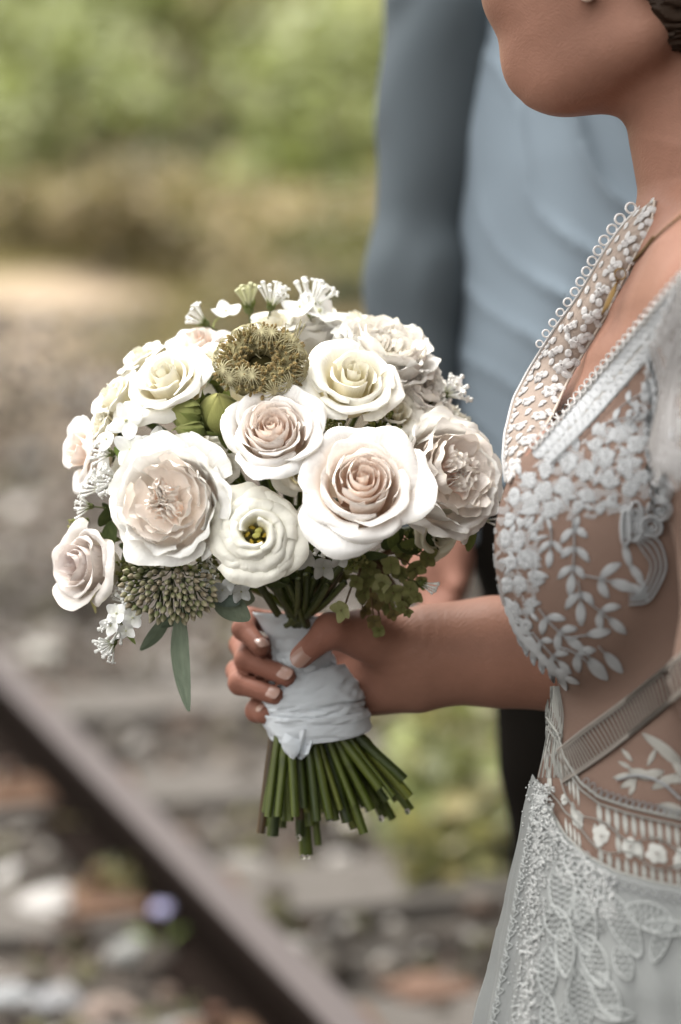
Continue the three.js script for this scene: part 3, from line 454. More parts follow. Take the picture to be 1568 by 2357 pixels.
{ // the strap on the far side: open lace of petals with a row of little rings along its edge
  const outer = poly([[440, 1505], [462, 1490], [505, 1442], [560, 1400], [680, 1330], [760, 1272], [850, 1215], [920, 1178], [1000, 1160], [1060, 1157], [1115, 1166]]), inner = poly([[440, 1512], [470, 1507], [520, 1500], [610, 1452], [720, 1400], [800, 1352], [870, 1312], [960, 1271], [1010, 1238], [1080, 1190], [1115, 1172]]);
  const S = (v, u) => { const py = lerp(462, 1110, v); return [lerp(outer(py), inner(py), u), py]; };
  const zi = Array.from({ length: 41 }, (_, i) => cast(gown, inner(lerp(462, 1110, i / 40)) - 4, lerp(462, 1110, i / 40), 0.0025).z), zIn = (v) => { const k = clamp(v) * 40, i = Math.min(39, Math.floor(k)); return lerp(zi[i], zi[i + 1], k - i); };
  for (let it = 0; it < 30; it++) for (let i = 1; i < 40; i++) zi[i] = (zi[i - 1] + 2 * zi[i] + zi[i + 1]) / 4;
  const zOf = (v, u) => zIn(v) - 0.032 * Math.pow(1 - u, 1.6) + 0.004 * Math.sin(Math.PI * u);
  const P = (v, u, o = 0) => { const [x, y] = S(v, u), p = K(x, y, zOf(v, u)); return p.add(V(-0.6, 0.25, 0.75).multiplyScalar(o)); };
  part('strap_net', sheet(8, 50, (u, v) => [P(v, u), null], [8, 60]).applyMatrix4(inBride), std({ color: lin(0.50, 0.405, 0.345), roughness: 1, bumpMap: weaveTex, bumpScale: 0.0006 }), dress, 'open lace strap on her far side');
  part('strap_edge', tube(Array.from({ length: 24 }, (_, i) => P(i / 23, 1, 0.0006)), 0.0012, 6, 90).applyMatrix4(inBride), std({ color: lin(0.45, 0.39, 0.34), roughness: 0.9 }), dress);
  part('strap_edge', tube(Array.from({ length: 24 }, (_, i) => P(i / 23, 0.03, 0.0006)), 0.0011, 6, 90).applyMatrix4(inBride), LIT_LACE, dress);
  // rings
  const ring = (v, r) => { const a = P(v, 0.0), g = new THREE.TorusGeometry(r, r * 0.24, 8, 20); const b = P(Math.min(1, v + 0.02), 0), t = b.clone().sub(a).normalize(), o = V(t.y, -t.x, 0).normalize(); if (o.x > 0) o.negate(); g.scale(1, 0.9, 1).rotateZ(rr(-0.2, 0.2)).rotateY(0.35); g.translate(a.x + o.x * r * 0.95, a.y + o.y * r * 0.95, a.z + 0.002); part('picot_loop', g.applyMatrix4(inBride), LIT_LACE, dress); };
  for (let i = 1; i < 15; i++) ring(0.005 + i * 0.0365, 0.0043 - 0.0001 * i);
  // petals sewn over the net
  const petalAt = (v, u, ang, l, w, h = 0.0014, list) => { const c = P(v, u, 0.0008), e = 0.01, du = P(v, Math.min(1, u + e)).sub(P(v, Math.max(0, u - e))).normalize(), dv = P(Math.min(1, v + e), u).sub(P(Math.max(0, v - e), u)).normalize(), n = dv.clone().cross(du).normalize(); if (n.z < 0) n.negate(); const d = du.clone().multiplyScalar(Math.cos(ang)).addScaledVector(dv, Math.sin(ang)), s = n.clone().cross(d); const g = sheet(5, 6, (a, b) => { const q = a * 2 - 1, p = Math.pow(Math.sin(Math.PI * (0.04 + 0.92 * b)), 0.6); return [c.clone().addScaledVector(d, (b - 0.0) * l).addScaledVector(s, q * w * p).addScaledVector(n, h * Math.sqrt(Math.max(0, 1 - q * q)) * p), null]; }, [1, 1]); list.push(g); };
  for (let k = 0; k < 11; k++) { const v = 0.06 + k * 0.088; for (const u of v > 0.35 ? [0.72, 0.34] : [0.55]) { const list = [], cv = clamp(v + (u < 0.5 ? 0.04 : 0), 0, 0.98), n = 6, r = 0.0062 * (v > 0.35 ? 1.15 : 0.85) * (u < 0.5 ? 0.75 : 1); for (let i = 0; i < n; i++) petalAt(cv, u, i / n * 6.283 + k, r * rr(0.9, 1.15), r * 0.36, 0.0014, list); const c = P(cv, u, 0.0026); list.push(new THREE.TorusGeometry(0.0013, 0.0005, 6, 12).rotateY(-0.6).translate(c.x, c.y, c.z)); part('lace_flower', merge(list).applyMatrix4(inBride), LIT_LACE, dress); } }
  for (let k = 0; k < 44; k++) for (let j = 0; j < 4; j++) { const v = 0.012 + k * 0.0225 + 0.008 * (j % 2), u = 0.16 + j * 0.245 + 0.04 * (rnd() - 0.5), list = []; if (v > 0.985) continue; petalAt(v, u, ((k + j) % 2 ? 1 : -1) * (0.95 + 0.35 * rnd()) + (j === 3 ? 0.5 : 0), rr(0.0046, 0.0058), rr(0.0022, 0.0030), 0.0009, list); part('lace_petal', list[0].applyMatrix4(inBride), LIT_LACE, dress); }
  for (let k = 0; k < 26; k++) { const v = 0.50 + 0.49 * (k / 26), u = 0.13, list = []; for (let i = 0; i < 5; i++) petalAt(v, u, i * 1.257, 0.0026, 0.0011, 0.001, list); part('lace_flower', merge(list).applyMatrix4(inBride), LIT_LACE, dress); }
}
{ // the strap on the near side: a band of close lace
  const band = []; for (let i = 0; i <= 34; i++) { const x = lerp(1225, 1600, i / 34); band.push([x, nearLine(x)]); }
  const at = (t) => { const k = t * 34, i = Math.min(33, Math.floor(k)), f = k - i; return [lerp(band[i][0], band[i + 1][0], f), lerp(band[i][1], band[i + 1][1], f)]; };
  const nx = 0.76, ny = 0.65, W = (t) => 56 + 12 * Math.sin(t * 3);
  part('strap_net', sheet(6, 60, (u, v) => { const [x, y] = at(v), w = (u - 0.08) * W(v); return [cast(gown, x + nx * w, y + ny * w, 0.0006), null]; }, [3, 30]).applyMatrix4(inBride), std({ color: lin(0.40, 0.39, 0.375), roughness: 1, bumpMap: weaveTex, bumpScale: 0.0008 }), dress, 'close white lace strap on her near side');
  for (let i = 0; i < 30; i++) { const t = (i + 0.5) / 30, [x, y] = at(t); for (const q of [0.3, 0.72]) L1.flower(x + nx * W(t) * q, y + ny * W(t) * q, 17, 5, i + q, 1, false); const list = []; L1.loop(x - 3, y - 3, 9, 8, 0.7, 0.0012, 0, 6.283, list); part('picot_loop', list[0].applyMatrix4(inBride), LIT_LACE, dress); }
  L1.cord(Array.from({ length: 30 }, (_, i) => { const [x, y] = at(i / 29); return [x + nx * W(i / 29) * 0.95, y + ny * W(i / 29) * 0.95]; }), 0.0014, 'strap_edge');
}
{ // flowers, leaves and scrolls sewn over the near breast
  const inside = (pts) => (x, y) => { let d = 1e9, c = false; for (let i = 0, j = pts.length - 1; i < pts.length; j = i++) { const [ax, ay] = pts[j], [bx, by] = pts[i], t = clamp(((x - ax) * (bx - ax) + (y - ay) * (by - ay)) / ((bx - ax) ** 2 + (by - ay) ** 2)); d = Math.min(d, Math.hypot(x - ax - t * (bx - ax), y - ay - t * (by - ay))); if ((by > y) !== (ay > y) && x < (ax - bx) * (y - by) / (ay - by) + bx) c = !c; } return c ? d : -d; };
  const zone = inside([[1140, 1150], [1190, 1105], [1260, 1045], [1335, 1020], [1395, 970], [1480, 930], [1530, 960], [1535, 1180], [1500, 1230], [1450, 1235], [1440, 1180], [1380, 1190], [1345, 1195], [1250, 1195], [1245, 1350], [1225, 1440], [1190, 1440], [1120, 1330], [1110, 1240]]);
  const ground = clipped(mesher((x, y, z) => gown(x, y, z) - 0.0012, V(0.07, -0.16, 0.0), V(0.30, 0.12, 0.26), 0.0024), (p) => { const [px, py] = pix(p); return Math.min(zone(px, py) + 10 * N3(px * 0.05, py * 0.05, 2), 60 * (0.04 + N3(px * 0.055, py * 0.055, 7) + 0.45 * N3(px * 0.12, py * 0.12, 3)), (p.z - 0.02) * 3000); });
  part('lace_ground', ground.applyMatrix4(inBride), std({ color: lin(0.36, 0.365, 0.37), roughness: 1, transparent: true, opacity: 0.45 }), dress);
  const R = rngOf(31);
  const blooms = [[1182, 1140, 30], [1215, 1105, 26], [1256, 1078, 30], [1250, 1130, 30], [1305, 1060, 34], [1300, 1118, 34], [1350, 1080, 32], [1352, 1140, 28], [1395, 1050, 30], [1402, 1108, 30], [1440, 1072, 30], [1448, 1126, 26], [1420, 1000, 28], [1462, 1020, 30], [1500, 985, 30], [1502, 1045, 30], [1372, 1020, 24], [1330, 1165, 24], [1272, 1170, 26], [1222, 1165, 28], [1172, 1195, 26], [1482, 1095, 26], [1530, 1010, 26], [1440, 1175, 20], [1382, 1170, 18], [1148, 1240, 28], [1192, 1240, 30], [1160, 1295, 30], [1208, 1290, 30], [1150, 1345, 26], [1196, 1345, 30], [1232, 1330, 20], [1180, 1400, 26], [1222, 1390, 22], [1210, 1440, 24]];
  for (const [x0, y, r] of blooms) { const x = x0 < 1165 ? x0 + 15 : x0; L1.flower(x, y, r * 0.80, 5 + Math.floor(R() * 2), R() * 6, x < 1200 ? 0.6 : 1, R() < 0.15); }
  for (let i = 0; i < 90; i++) { const b = blooms[Math.floor(R() * blooms.length)], a = b[0] < 1200 ? (R() - 0.5) * 2.6 : R() * 6.28; L1.leaf(b[0] + Math.cos(a) * b[2] * 0.9, b[1] + Math.sin(a) * b[2] * 0.9, a + (R() - 0.5) * 2, 24 + R() * 24, 9 + R() * 8); }
  // hanging sprigs
  L1.sprig(1318, 1190, 1.45, 130, 3, 42, 0.25); L1.sprig(1345, 1325, 0.15, 60, 1, 52, 0.15); L1.sprig(1330, 1335, 1.35, 50, 1, 46, 0.2); L1.sprig(1352, 1385, 0.62, 62, 1, 44, 0.1);
  L1.sprig(1240, 1400, 1.0, 90, 2, 44, -0.35); L1.sprig(1290, 1490, 0.25, 70, 1, 50, 0.5); L1.sprig(1268, 1215, 1.5, 50, 1, 34, 0.2); L1.sprig(1225, 1455, 0.9, 90, 2, 34, -0.1); L1.sprig(1300, 1470, -0.15, 50, 0, 46, 0); L1.sprig(1345, 1500, 0.9, 20, 0, 52, 0); L1.sprig(1378, 1488, 0.85, 20, 0, 50, 0);
  // scallops and a big fan scroll to the right
  for (const [x, y, rx, ry, a] of [[1512, 1088, 22, 30, -0.3], [1522, 1130, 24, 26, 0.1], [1518, 1172, 26, 24, 0.35], [1500, 1212, 24, 22, 0.7], [1462, 1200, 16, 46, 0.05], [1440, 1215, 10, 40, 0]]) { L1.loop(x, y, rx, ry, a, 0.0021); L1.loop(x, y, rx * 0.6, ry * 0.6, a, 0.0015); L1.leaf(x - rx * 0.5, y, a, rx, ry * 0.9); }
  for (let k = 0; k < 4; k++) { const q = 1 - k * 0.24; L1.cord([[1458, 1235], [1470 + 40 * q, 1240 + 10 * k], [1505 + 48 * q - 20, 1300], [1490 + 46 * q - 20, 1350], [1460 + 30 * q, 1385 - k * 6], [1448, 1392 - k * 10]], 0.0015 - 0.0001 * k); }
  for (const [x, y, a, l, w] of [[1436, 1250, 1.3, 60, 18], [1450, 1300, 0.9, 50, 20], [1440, 1345, 0.4, 52, 18], [1452, 1378, -0.2, 46, 14], [1462, 1322, 0.9, 44, 13], [1478, 1350, 1.2, 38, 12]]) L1.leaf(x, y, a, l, w);
  // towards the shoulder
  for (const [x, y, a, l] of [[1425, 940, -0.7, 80], [1395, 975, -0.4, 60], [1450, 975, -0.9, 90], [1505, 940, -1.2, 90], [1530, 900, -1.3, 90]]) L1.sprig(x, y, a, l, 2, 30, 0.3);
  L1.cord([[1505, 1010], [1512, 930], [1535, 850], [1560, 780]], 0.0026); L1.cord([[1548, 1010], [1548, 930], [1560, 850]], 0.003); L1.cord([[1525, 1020], [1530, 940], [1548, 850]], 0.002);
  // cords that close the gaps in the dense part
  for (let i = 0; i < 0; i++) { const a = blooms[Math.floor(R() * blooms.length)], b = blooms[Math.floor(R() * blooms.length)]; if (Math.hypot(a[0] - b[0], a[1] - b[1]) > 110 || a === b) continue; L1.cord([[a[0], a[1]], [(a[0] + b[0]) / 2 + R() * 16 - 8, (a[1] + b[1]) / 2 + R() * 16 - 8], [b[0], b[1]]], 0.0016); }
  // a hem of fine lace along the underside of the breast
  for (let i = 0; i < 26; i++) { const t = i / 25, x = lerp(1160, 1296, t * t * 0.6 + t * 0.4), y = lerp(1375, 1560, Math.pow(t, 0.85)); L1.leaf(x, y, 0.9 + 0.5 * Math.sin(i * 2.2), 40, 15); }
  // the sprig at her side below the ladder band
  for (const [x, y, a, l, w] of [[1478, 1688, 0.62, 112, 24], [1496, 1700, 0.75, 95, 20], [1410, 1790, -0.2, 46, 13], [1446, 1772, 0.25, 62, 20], [1428, 1812, -0.5, 44, 17], [1462, 1800, 2.0, 34, 12], [1490, 1762, -1.1, 44, 12], [1455, 1752, -2.3, 38, 11], [1470, 1790, -0.25, 60, 24], [1500, 1815, -0.5, 70, 22], [1515, 1852, 0.3, 70, 26], [1545, 1745, 0.9, 64, 20], [1520, 1790, 0.1, 60, 20], [1422, 1752, 0.5, 36, 10]]) L1.leaf(x, y, a, l, w).material = std({ color: lin(0.36, 0.35, 0.32), roughness: 0.95, bumpMap: stitchTex, bumpScale: 0.0003 });
  L1.cord([[1420, 1795], [1465, 1785], [1520, 1800], [1568, 1840]], 0.0018);
}
const waist = gown;
const L2 = laceOn(waist, belt);
{ // the ladder band that crosses her side
  const a = [[1284, 1728], [1330, 1690], [1420, 1625], [1500, 1562], [1600, 1482]], b = [[1296, 1800], [1370, 1752], [1450, 1692], [1520, 1636], [1620, 1550]];
  const A = new THREE.CatmullRomCurve3(a.map(([x, y]) => V(x, y, 0))), B = new THREE.CatmullRomCurve3(b.map(([x, y]) => V(x, y, 0)));
  const mix = (t, u) => A.getPoint(t).lerp(B.getPoint(t), u), BAND = std({ color: lin(0.30, 0.27, 0.24), roughness: 0.95, bumpMap: stitchTex, bumpScale: 0.0003 });
  for (const u of [0, 0.08, 0.92, 1]) L2.cord(Array.from({ length: 12 }, (_, i) => { const p = mix(i / 11, u); return [p.x, p.y]; }), u === 0 || u === 1 ? 0.0024 : 0.0016, 'band_edge', BAND);
  for (let i = 0; i < 44; i++) { const p = mix((i + 0.5) / 44, 0.1), q = mix((i + 0.5) / 44, 0.9); L2.cord([[p.x, p.y], [(p.x + q.x) / 2 + 1, (p.y + q.y) / 2], [q.x, q.y]], 0.0013, 'band_rung', BAND); }
}
{ // the open lattice between waist and skirt: spindles, flowers, cords and a row of small loops
  const xs = (t) => lerp(1258, 1600, t), y0 = (x) => beltTop(x), y1 = (x) => skirtTop(x), BELT = std({ color: lin(0.38, 0.38, 0.355), roughness: 0.95, bumpMap: stitchTex, bumpScale: 0.0003 });
  const row = (f, w, mat = BELT) => L2.cord(Array.from({ length: 40 }, (_, i) => { const x = xs(i / 39); return [x, lerp(y0(x), y1(x), f(x))]; }), w, 'lattice_cord', mat);
  row(() => 0, 0.0019); row(() => 0.10, 0.0013); row((x) => 0.42 + 0.07 * Math.sin((x - 1290) / 130 * 2 * Math.PI * 1.02), 0.001); row((x) => 0.72 - 0.07 * Math.sin((x - 1290) / 130 * 2 * Math.PI * 1.02), 0.001); row(() => 0.98, 0.0022);
  const spind = (x, fa, fb, w) => { const h = y1(x) - y0(x), ya = y0(x) + h * fa, yb = y0(x) + h * fb, sl = 0.10 * (yb - ya); L2.leaf(x, ya, Math.atan2(yb - ya, sl), Math.hypot(yb - ya, sl), w, 'lattice_spindle', 0, 0.0014).material = BELT; };
  for (let i = 0; i < 26; i++) { const x = 1296 + i * (i < 4 ? 10 : 20), w = x < 1340 ? 6 : 12; if (x > 1600) break; spind(x, 0.10, 0.42, w); spind(x + 4, 0.76, 1.0, w); }
  for (let i = 0; i < 12; i++) { const x = 1290 + i * 26; if (i % 2) spind(x, 0.44, 0.72, 12); }
  for (const [x, r, sq] of [[1297, 13, 0.45], [1330, 18, 0.6], [1383, 22, 0.8], [1450, 23, 0.95], [1512, 23, 1], [1572, 23, 1]]) { const y = lerp(y0(x), y1(x), 0.57); const l = L2.flower(x, y, r, 6, x, sq); l.material = std({ color: lin(0.37, 0.37, 0.35), roughness: 0.95 }); }
  for (let i = 0; i < 17; i++) { const x = 1348 + i * 14.5; L2.loop(x, y0(x) - 9, 6.5, 11, 0.5, 0.0008); }
  for (let i = 0; i < 14; i++) { const t = i / 13, x = 1278 + 14 * Math.sin(i * 1.9), y = 1580 + 190 * t; L2.leaf(x - 10, y, 1.5 + 0.15 * Math.sin(i), 60, 9, 'lattice_spindle', 0, 0.0012).material = BELT; }
  for (let i = 0; i < 7; i++) L2.cord([[1268 + i * 3, 1580], [1266 + i * 5, 1650], [1254 + i * 6, 1720], [1240 + i * 9, 1790]], 0.0011, 'lattice_cord', BELT);
}
// the skirt hangs in soft folds from the hips to the ground
const skirtRows = [[1690, 1256, 0.104, 0.13], [1790, 1222, 0.122, 0.15], [1900, 1200, 0.14, 0.17], [2060, 1168, 0.16, 0.19], [2200, 1141, 0.178, 0.205], [2357, 1108, 0.20, 0.22], [3000, 980, 0.28, 0.29], [4600, 700, 0.44, 0.42]].map(([py, px, a, b]) => [yOf(py), xOf(px), a, b, MID]);
const skirtLoft = loft(skirtRows);
const skirtField = (x, y, z) => { const d = skirtLoft(x, y, z); if (d > 0.05) return d; const cx = xOf(1500), a = Math.atan2(z - MID, x - cx), k = smooth(yOf(1850) - y, 0, 0.25); return (d + 0.006 * k * Math.sin(a * 13 + 2.2 * N3(a * 2, y * 2, 1)) + 0.004 * k * Math.sin(a * 29 + 3 * N3(a * 3, y * 3, 5))) * 0.9; };
{
  const lowY = unworld(footprint.x, 0.01, footprint.z).y;
  const g = mesher(skirtField, V(-0.35, lowY, -0.40), V(0.75, yOf(1640), 0.55), 0.0065);
  const c = clipped(g, (p) => { const [px, py] = pix(p); return py - skirtTop(px) + (p.z < MID ? -25 : 0); });
  const p = c.attributes.position, uv = new Float32Array(p.count * 2); for (let i = 0; i < p.count; i++) { uv[i * 2] = (p.getX(i) + p.getZ(i)) * 40; uv[i * 2 + 1] = p.getY(i) * 40; } c.setAttribute('uv', new THREE.BufferAttribute(uv, 2));
  part('chiffon', c.applyMatrix4(inBride), phys({ color: lin(0.182, 0.190, 0.187), roughness: 0.75, bumpMap: weaveTex, bumpScale: 0.0002, sheen: 0.3, sheenColor: lin(0.8, 0.85, 0.85), sheenRoughness: 0.6 }), skirt);
}
const L3 = laceOn(skirtField, skirt);
{ // embroidery on the skirt: leaves outlined in cord and filled with net, and lines of small beads
  const R = rngOf(55), EMB = std({ color: lin(0.35, 0.365, 0.36), roughness: 0.9 });
  const netLeaf = (x, y, ang, len, wid, n = 7) => {
    const ca = Math.cos(ang), sa = Math.sin(ang), W = (t) => wid * 0.5 * Math.pow(Math.sin(Math.PI * clamp(t * 0.95 + 0.025)), 0.7), to = (t, s) => [x + ca * len * t - sa * W(t) * s, y + sa * len * t + ca * W(t) * s], net = [], rim = [];
    for (const s of [-1, 1]) L3.cord(Array.from({ length: 8 }, (_, i) => to(i / 7, s)), 0.0011, '', EMB, 0.0012, rim);
    for (let i = 0; i < n; i++) { const t = (i + 0.5) / n; L3.cord([to(t, -0.95), to(Math.min(1, t + 0.12), 0), to(Math.min(1, t + 0.2), 0.95)], 0.0007, '', EMB, 0.0010, net); L3.cord([to(t, 0.95), to(Math.min(1, t + 0.12), 0), to(Math.min(1, t + 0.2), -0.95)], 0.0007, '', EMB, 0.0010, net); }
    part('embroidered_leaf', merge([...rim, ...net]).applyMatrix4(inBride), EMB, skirt);
  };
  const swirl = (x, y, r, turns = 1.6, rot = 0) => { r *= 0.8; const pts = []; for (let i = 0; i <= 18; i++) { const a = rot + i / 18 * turns * 6.28, q = r * (1 - 0.75 * i / 18); pts.push([x + Math.cos(a) * q, y + Math.sin(a) * q]); } L3.cord(pts, 0.0007, 'embroidered_scroll', EMB, 0.0008); };
  for (const [x, y, a, l, w] of [[1290, 1985, 1.5, 130, 60], [1360, 2010, 1.75, 120, 56], [1330, 2050, 1.4, 150, 60], [1262, 2085, 1.1, 90, 52], [1395, 2050, 1.1, 170, 56], [1440, 2090, 0.35, 120, 62], [1480, 2130, 0.1, 110, 36], [1345, 2150, 1.2, 130, 56], [1300, 2110, 1.55, 140, 44], [1262, 2180, 1.6, 110, 44], [1330, 2230, 1.5, 150, 60], [1370, 2240, 1.1, 120, 50], [1260, 2290, 1.5, 110, 36], [1540, 2110, 1.9, 110, 36], [1420, 2180, 1.2, 80, 40], [1300, 2310, 1.4, 90, 40], [1370, 2330, 0.1, 90, 30], [1250, 2130, 2.3, 44, 22], [1310, 1950, 1.2, 80, 50]]) netLeaf(x, y, a, l, w, Math.round(l / 15));
  for (let i = 0; i < 40; i++) { const t = R(), x = lerp(1255, 1400, R()), y = lerp(1960, 2340, t); swirl(x, y, 8 + R() * 13, 1 + R(), R() * 6); }
  for (let i = 0; i < 36; i++) { const t = i / 35, x = lerp(1240, 1290, R()) + 20 * t, y = lerp(1800, 1990, t); swirl(x - 20 + 10 * R(), y, 7 + R() * 8, 1 + R(), R() * 6); }
  for (let i = 0; i < 8; i++) { const x = 1410 + i * 24; L3.loop(x, skirtTop(x) + 22 + 3 * R(), 13, 9, 0.2, 0.0009); }
  const BEAD = phys({ color: lin(0.38, 0.39, 0.385), roughness: 0.2, clearcoat: 0.8 }), ball = new THREE.IcosahedronGeometry(1, 1), beads = [];
  for (let i = 0; i < 1100; i++) { const t = R(), x = lerp(1232, 1185, t) + (R() - 0.5) * 26 - 30 * t * 0 + 0, y = lerp(1800, 2357, t) + R() * 8; const p = cast(skirtField, lerp(1245, 1262, t) - 55 * t + (R() + R() + R() - 1.5) * 30, y, 0.0008), r = rr(0.0005, 0.0011); beads.push(ball.clone().scale(r, r, r).translate(p.x, p.y, p.z)); }
  for (let i = 0; i < 900; i++) { const x = lerp(1230, 1420, R()), y = skirtTop(x) + 10 + Math.pow(R(), 1.6) * 110, p = cast(skirtField, x, y, 0.0012), r = rr(0.0005, 0.001); beads.push(ball.clone().scale(r, r, r).translate(p.x, p.y, p.z)); }
  const b = part('bead_trim', merge(beads).applyMatrix4(inBride), BEAD, skirt); b.userData.kind = 'stuff';
  for (let i = 0; i < 60; i++) { const t = i / 59, y = lerp(1800, 2357, t), x = lerp(1236, 1128, t); L3.cord([[x, y], [x + 9 * Math.sin(i * 2.3) + 7, y + 8], [x + 2, y + 18]], 0.0008, 'embroidered_scroll', EMB, 0.0008); }
}
{ // lace over the near shoulder
  const f = (x, y, z) => smin(leftArm(x, y, z), shoulders(x, y, z), 0.03), L4 = laceOn(f, dress), g = mesher((x, y, z) => f(x, y, z) - 0.006 - 0.003 * Math.sin(z * 90 + y * 25), V(0.2, -0.05, 0.05), V(0.42, 0.3, 0.30), 0.004);
  const c = clipped(g, (p) => { const [px, py] = pix(p); return Math.min(py - 600, 1110 - py + 22 * Math.sin(px * 0.11), px - armhole(py) + 5 * Math.sin(py * 0.16)); }); const p = c.attributes.position, uv = new Float32Array(p.count * 2); for (let i = 0; i < p.count; i++) { uv[i * 2] = (p.getX(i) + p.getZ(i)) * 60; uv[i * 2 + 1] = p.getY(i) * 60; } c.setAttribute('uv', new THREE.BufferAttribute(uv, 2));
  part('sleeve', c.applyMatrix4(inBride), std({ color: lin(0.34, 0.32, 0.31), roughness: 1, transparent: true, opacity: 0.5, bumpMap: weaveTex, bumpScale: 0.0003 }), dress);
  for (let i = 0; i < 17; i++) { const y = 640 + i * 27, x = armhole(y); L4.flower(x + 22 + 10 * Math.sin(i * 2.4), y, 24, 5, i, 1, false); L4.flower(x + 58 + 8 * Math.sin(i * 1.7), y + 12, 24, 5, i, 1, false); L4.cord([[x, y], [x + 6, y + 9], [x, y + 27]], 0.0018); }
}
{ // necklace: chain, ring and a long leaf-shaped pendant
  const n = sub('necklace', bride), far = [[1503, 545], [1482, 572], [1456, 602], [1434, 622]], near = [[1640, 440], [1568, 497], [1520, 536], [1470, 590], [1436, 624]];
  const skin = gown;
  for (const c of [far, near]) {
    const cv = new THREE.CatmullRomCurve3(c.map(([x, y]) => cast(skin, x, y, 0.0012))), len = cv.getLength(), k = Math.round(len / 0.0021), list = [];
    for (let i = 0; i <= k; i++) { const p = cv.getPointAt(i / k), t = cv.getTangentAt(i / k), g = new THREE.TorusGeometry(0.0011, 0.00038, 5, 9).scale(1.25, 0.85, 1).rotateX(i % 2 ? 1.2 : 0.2); g.applyQuaternion(new THREE.Quaternion().setFromUnitVectors(V(1, 0, 0), t)).translate(p.x, p.y, p.z); list.push(g); }
    part('chain', merge(list).applyMatrix4(inBride), GOLD, n);
  }
  const zc = (x, y) => cast(skin, x, y, 0.0025).z + 0.016, r = K(1428, 631, zc(1440, 634)), q = new THREE.Quaternion().setFromUnitVectors(V(0, 0, 1), V(-0.2, 0.1, 1).normalize());
  part('ring', new THREE.TorusGeometry(0.0041, 0.00055, 8, 28).applyQuaternion(q).translate(r.x, r.y, r.z).applyMatrix4(inBride), GOLD, n);
  const a = K(1423, 646, zc(1440, 640)), b = K(1385, 727, zc(1404, 727)), d = b.clone().sub(a), l = d.length(), o = V(-0.55, 0.3, 0.75), s = o.clone().cross(d).normalize(), nn = d.clone().cross(s).normalize();
  part('pendant', sheet(8, 26, (u, v) => { const k = u * 2 - 1, w = 0.0026 * Math.pow(Math.sin(Math.PI * (0.05 + 0.9 * v)), 0.8), rib = Math.abs(k) < 0.15 ? 0.0005 : 0.00022 * Math.sin(v * 90 + Math.abs(k) * 5); return [a.clone().addScaledVector(d, v).addScaledVector(s, k * w).addScaledVector(nn, (1 - k * k) * 0.0009 + rib), null]; }).applyMatrix4(inBride), GOLD, n);
  part('pendant_bail', tube([r.clone().add(V(-0.001, -0.004, 0.001)), a.clone(), a.clone().addScaledVector(d, 0.05)], 0.0007, 6).applyMatrix4(inBride), GOLD, n);
}

